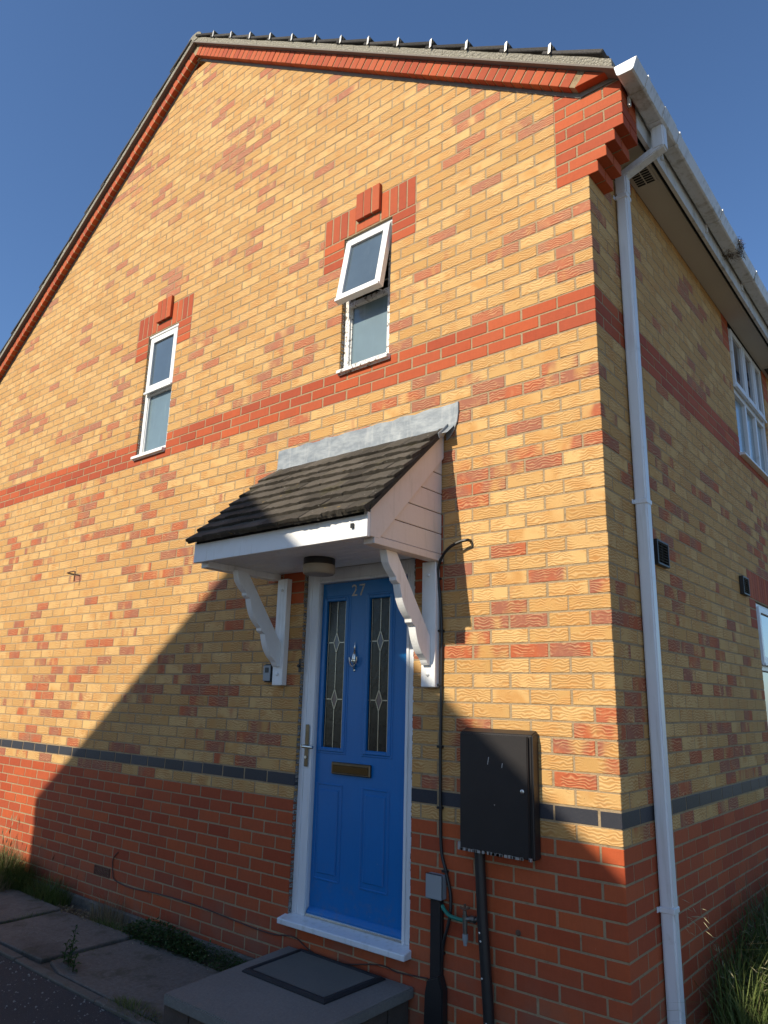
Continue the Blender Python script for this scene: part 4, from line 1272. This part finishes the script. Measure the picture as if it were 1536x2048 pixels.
# long grass right of the house
g1, g1d, g1s = MB(), MB(), MB()
for i in range(21000):
    y = random.uniform(.55, 6.0)
    x = .03+random.random()**1.15*2.2
    if y < .95 and x < .16: continue
    if x > .1+ (y-.2)*1.0 + .35: continue
    hmax = min(.86, .40+.43*(y-.5)) * (.75+.5*mnoise.noise(Vector((x*2.3, y*1.7, 0)))+.25)
    h = hmax*random.uniform(.45, 1.05)
    az = random.uniform(0, 6.28); tone = max(0, min(1, .45+random.gauss(0, .25)+.4*mnoise.noise(Vector((x*3, y*3, 5)))))
    t = blade(g1 if random.random() < .9 else g1d, x, y, GZ-.03, h, az, random.uniform(.15, .95), random.uniform(.003, .008), .8, tone)
for i in range(420):
    y = random.uniform(.9, 4.5); x = .05+random.random()*1.3
    if x > .1+(y-.2): continue
    h = random.uniform(.35, .62)*min(1, .5+.25*y); az = random.uniform(0, 6.28)
    t = blade(g1d, x, y, GZ-.03, h, az, random.uniform(.1, .5), .002, .2, .4)
    for k in range(random.randint(3, 7)):
        head(g1s, t[0]+random.gauss(0, .012), t[1]+random.gauss(0, .012), t[2]-random.random()*.09, random.uniform(.03, .055), random.uniform(0, 6.28), random.uniform(.8, 2.4), random.random(), .0028)
# the few oat-like heads in the light by the pipe
for k in range(16):
    q = wp(1362+random.uniform(0, 50), 1795+random.uniform(0, 75), .60)
    head(g1s, q.x, q.y, q.z, random.uniform(.03, .05), random.uniform(-.5, 1), random.uniform(1.6, 2.6), .9, .0025)
tag(g1.build('long_grass', GREEN, smooth=None), 'dense long green grass growing against the right-hand wall', 'grass', kind='stuff')
tag(g1d.build('dry_grass', DRY, smooth=None), 'dry straw stems standing in the long grass at right', 'grass', kind='stuff')
tag(g1s.build('seed_heads', SEEDH, smooth=None), 'pale oat-like seed heads over the grass by the downpipe', 'grass', kind='stuff')

def tuft(name, cx, cy, rx, ry, n, hlo, hhi, mat, label, wlo=.002, whi=.005, lean=(.2, .9), heads=0, hm=None, cat='grass tuft'):
    m = MB(); mh = MB(); root = thing(name, (cx, cy, GZ-.02), label, cat)
    for i in range(n):
        a = random.random()*6.28; r = math.sqrt(random.random())
        x, y = cx+rx*r*math.cos(a), cy+ry*r*math.sin(a)
        if y > -.01: y = -.015
        h = random.uniform(hlo, hhi)*(1.1-.5*r)
        az = math.atan2(y-cy, x-cx)+random.gauss(0, .8)
        t = blade(m, x, y, GZ-.03, h, az, random.uniform(*lean), random.uniform(wlo, whi), .7)
        if t[1] > 0: pass
        if i < heads:
            hh = h*1.25; t = blade(m, x, y, GZ-.03, hh, az, random.uniform(.05, .3), .002, .1)
            head(mh, t[0], t[1]-.01, t[2]-.01, .07, az, random.uniform(.1, .6), random.random(), .005)
    # keep everything in front of the wall
    m.v = [(a, min(b, -.006), c) for a, b, c in m.v]; mh.v = [(a, min(b, -.008), c) for a, b, c in mh.v]
    m.build('blades', mat, root, smooth=None)['kind'] = 'stuff'
    if heads: mh.build('seed_heads', hm, root, smooth=None)
    return root
tuft('grass_tuft', -5.35, -.16, .45, .13, 2600, .14, .46, GREEN, 'big green grass tuft with brown seed heads at the left, below the shadow edge', heads=14, hm=BROWNH)
tuft('tall_stems', -5.42, -.14, .30, .08, 420, .22, .50, DRY, 'tall straw stems with seed heads standing over the sunlit tuft', wlo=.0015, whi=.003, lean=(.08, .45), heads=30, hm=SEEDH)
tuft('grass_tuft', -4.62, -.13, .30, .11, 700, .10, .30, GREEN, 'dark grass tuft in shade just right of the sunlit tuft', heads=6, hm=BROWNH)
tuft('grass_tuft', -5.75, -.2, .3, .14, 1600, .12, .36, DRY, 'pale dry grass in the sun at the far left of the wall')
tuft('dry_tuft', -5.25, -.3, .32, .1, 700, .08, .30, DRY, 'straw coloured stems mixed into the sunlit end of the big tuft')
tuft('dead_weed', -3.78, -.10, .22, .08, 260, .12, .32, DRY, 'brown dead weed stems against the plinth under the air brick', wlo=.0015, whi=.003, lean=(.1, .5), cat='weed')
tuft('dead_weed', -3.25, -.08, .25, .06, 90, .1, .28, DRY, 'sparse dry stems by the wall between the green weeds', wlo=.0015, whi=.002, lean=(.1, .5), cat='weed')
# leafy low weeds along the footing
def leafy(name, cx, cy, rx, ry, n, hmax, mat, label, size=.02):
    m = MB()
    for i in range(n):
        a = random.random()*6.28; r = math.sqrt(random.random())
        x, y = cx+rx*r*math.cos(a), min(cy+ry*r*math.sin(a), -.02)
        z = GZ-.02+hmax*random.random()*(1-.7*r*r)
        s = size*random.uniform(.4, 1.1); az = random.random()*6.28; t = random.random()
        dx, dy = math.cos(az)*s, math.sin(az)*s; tilt = random.uniform(-.3, .8)*s
        m.raw([(x, y, z), (x+dx*.5-dy*.35, y+dy*.5+dx*.35, z+tilt*.6), (x+dx, y+dy, z+tilt), (x+dx*.5+dy*.35, y+dy*.5-dx*.35, z+tilt*.5)], [(0, 1, 2, 3)], (0, t, 0, 1))
    m.v = [(a, min(b, -.008), c) for a, b, c in m.v]
    return tag(m.build(name, mat, smooth=None), label, 'weed', kind='stuff')
leafy('low_weeds', -3.05, -.15, .42, .11, 2600, .14, LEAFY, 'low leafy green weeds between the slabs and the wall', .026)
leafy('low_weeds', -2.55, -.14, .38, .1, 1900, .11, LEAFY, 'mat of small green weeds near the left corner of the doorstep', .018)
leafy('fallen_petals', -3.0, -.2, .95, .16, 520, .12, SEEDH, 'tiny pale flowers and litter among the low weeds', .009)
leafy('dead_leaves', -4.05, -.22, .35, .12, 700, .03, DRY, 'dry leaf litter on the soil under the air brick', .022)
# upright weed in the path joint
wd = thing('path_weed', (-3.12, -.74, GZ-.02), 'single upright leafy weed growing in the path joint', 'weed')
m = MB(); ml = MB()
for (sx, sy, hh) in ((-3.12, -.74, .20), (-3.09, -.77, .13), (-3.16, -.76, .11), (-2.98, -.80, .09)):
    m.tube([(sx, sy, GZ-.03), (sx+.008, sy, GZ+hh*.5), (sx+.004, sy+.01, GZ+hh)], [.003, .0025, .0015], 5)
    nl = int(hh*110)
    for i in range(nl):
        s = i/nl; az = i*2.4; L = .055*(1-.55*s); z = GZ+hh*s*1.0; x, y = sx+.006*s, sy
        dx, dy = math.cos(az)*L, math.sin(az)*L
        ml.raw([(x, y, z), (x+dx*.5-dy*.2, y+dy*.5+dx*.2, z+.02), (x+dx, y+dy, z+.008), (x+dx*.5+dy*.2, y+dy*.5-dx*.2, z+.015)], [(0, 1, 2, 3)], (0, random.random(), 0, 1))
m.build('stem', LEAFY, wd, smooth=None)['kind'] = 'stuff'; ml.build('leaf', LEAFY, wd, smooth=None)
tuft('joint_grass', -4.195, -.55, .05, .28, 420, .02, .09, GREEN, 'green weeds filling the joint left of the middle slab')
tuft('joint_grass', -2.25, -.86, .22, .07, 700, .03, .11, GREEN, 'thick tuft of short grass at the foot of the doorstep')
tuft('joint_grass', -3.55, -.20, .3, .05, 420, .03, .12, GREEN, 'grass spilling over the back edge of the middle slab')
leafy('moss_patch', -3.9, -.5, .5, .3, 900, .012, LEAFY, 'thin scatter of moss and tiny weeds over the middle slab', .008)
leafy('leaf_litter', -3.0, -.5, 1.6, .4, 900, .006, DRY, 'bits of dry leaf and grit scattered over the slabs', .010)
tuft('joint_grass', -4.0, -.55, .35, .03, 120, .01, .05, GREEN, 'tiny grass blades along the joint between paving slabs', cat='grass tuft')
tuft('joint_grass', -2.35, -.9, .3, .03, 160, .01, .06, GREEN, 'short grass along the kerb beside the doorstep', cat='grass tuft')
tuft('joint_grass', -3.22, -.6, .1, .2, 240, .02, .07, GREEN, 'short weeds filling the joint behind the upright path weed', cat='grass tuft')

# ================================================================== HOUSE OPPOSITE (its gable throws the big shadow)
HY = -6.3; K = -SD.x/SD.y; 
def back(x, z): t = -HY/SD.y; return (x-SD.x*t, z-SD.z*t)
opp = thing('opposite_house', (-3.8, -9.5, GZ), 'brick gabled house across the drive, behind the viewer', 'house')
OW = NT('plain_brickwork'); bt = OW.n('ShaderNodeTexBrick'); bt.inputs['Scale'].default_value = 1; bt.inputs['Brick Width'].default_value = .225; bt.inputs['Row Height'].default_value = .075; bt.inputs['Mortar Size'].default_value = .01
cx_ = OW.n('ShaderNodeSeparateXYZ'); OW.l(OW.pos(), cx_.inputs[0]); cb = OW.n('ShaderNodeCombineXYZ'); OW.l(OW.math('ADD', cx_.outputs[0], cx_.outputs[1]), cb.inputs[0]); OW.l(cx_.outputs[2], cb.inputs[1]); OW.l(cb.outputs[0], bt.inputs['Vector'])
bt.inputs[1].default_value = (.58, .42, .22, 1); bt.inputs[2].default_value = (.52, .34, .18, 1); bt.inputs[3].default_value = (.4, .33, .24, 1)
OW.col(bt.outputs[0]); OWM = OW.m
ax_, az_ = back(-2.443, 1.685); lx_, lz_ = back(-5.27, -.54); rx_, rz_ = back(.222, -.547)
MB().prism([(lx_, GZ), (lx_, lz_-.03), (ax_, az_-.12), (rx_, rz_-.03), (rx_, GZ)], 'y', HY-.12, HY-8).build('wall', OWM, opp)
m = MB()
m.prism([(lx_-.0, lz_-.03), (lx_, lz_+.10), (ax_, az_), (ax_, az_-.13)], 'y', HY, HY-8.1)
m.prism([(rx_+.0, rz_-.03), (rx_, rz_+.10), (ax_, az_), (ax_, az_-.13)], 'y', HY-.0005, HY-8.1)
m.build('roof', RTILE, opp)
for xx in (-5.6, -2.9):
    for zz in (-.1, 2.5):
        f = MB().box(xx, xx+1.2, HY-.119, HY-.08, zz, zz+1.1).build('window', PAINT, opp)
        MB().box(xx+.07, xx+.57, HY-.08, HY-.075, zz+.07, zz+1.03).build('pane', CLEAR, f); MB().box(xx+.63, xx+1.13, HY-.08, HY-.075, zz+.07, zz+1.03).build('pane', CLEAR, f)
f = MB().box(-4.1, -3.2, HY-.119, HY-.07, GZ, .95).build('door', BLACKM, opp)
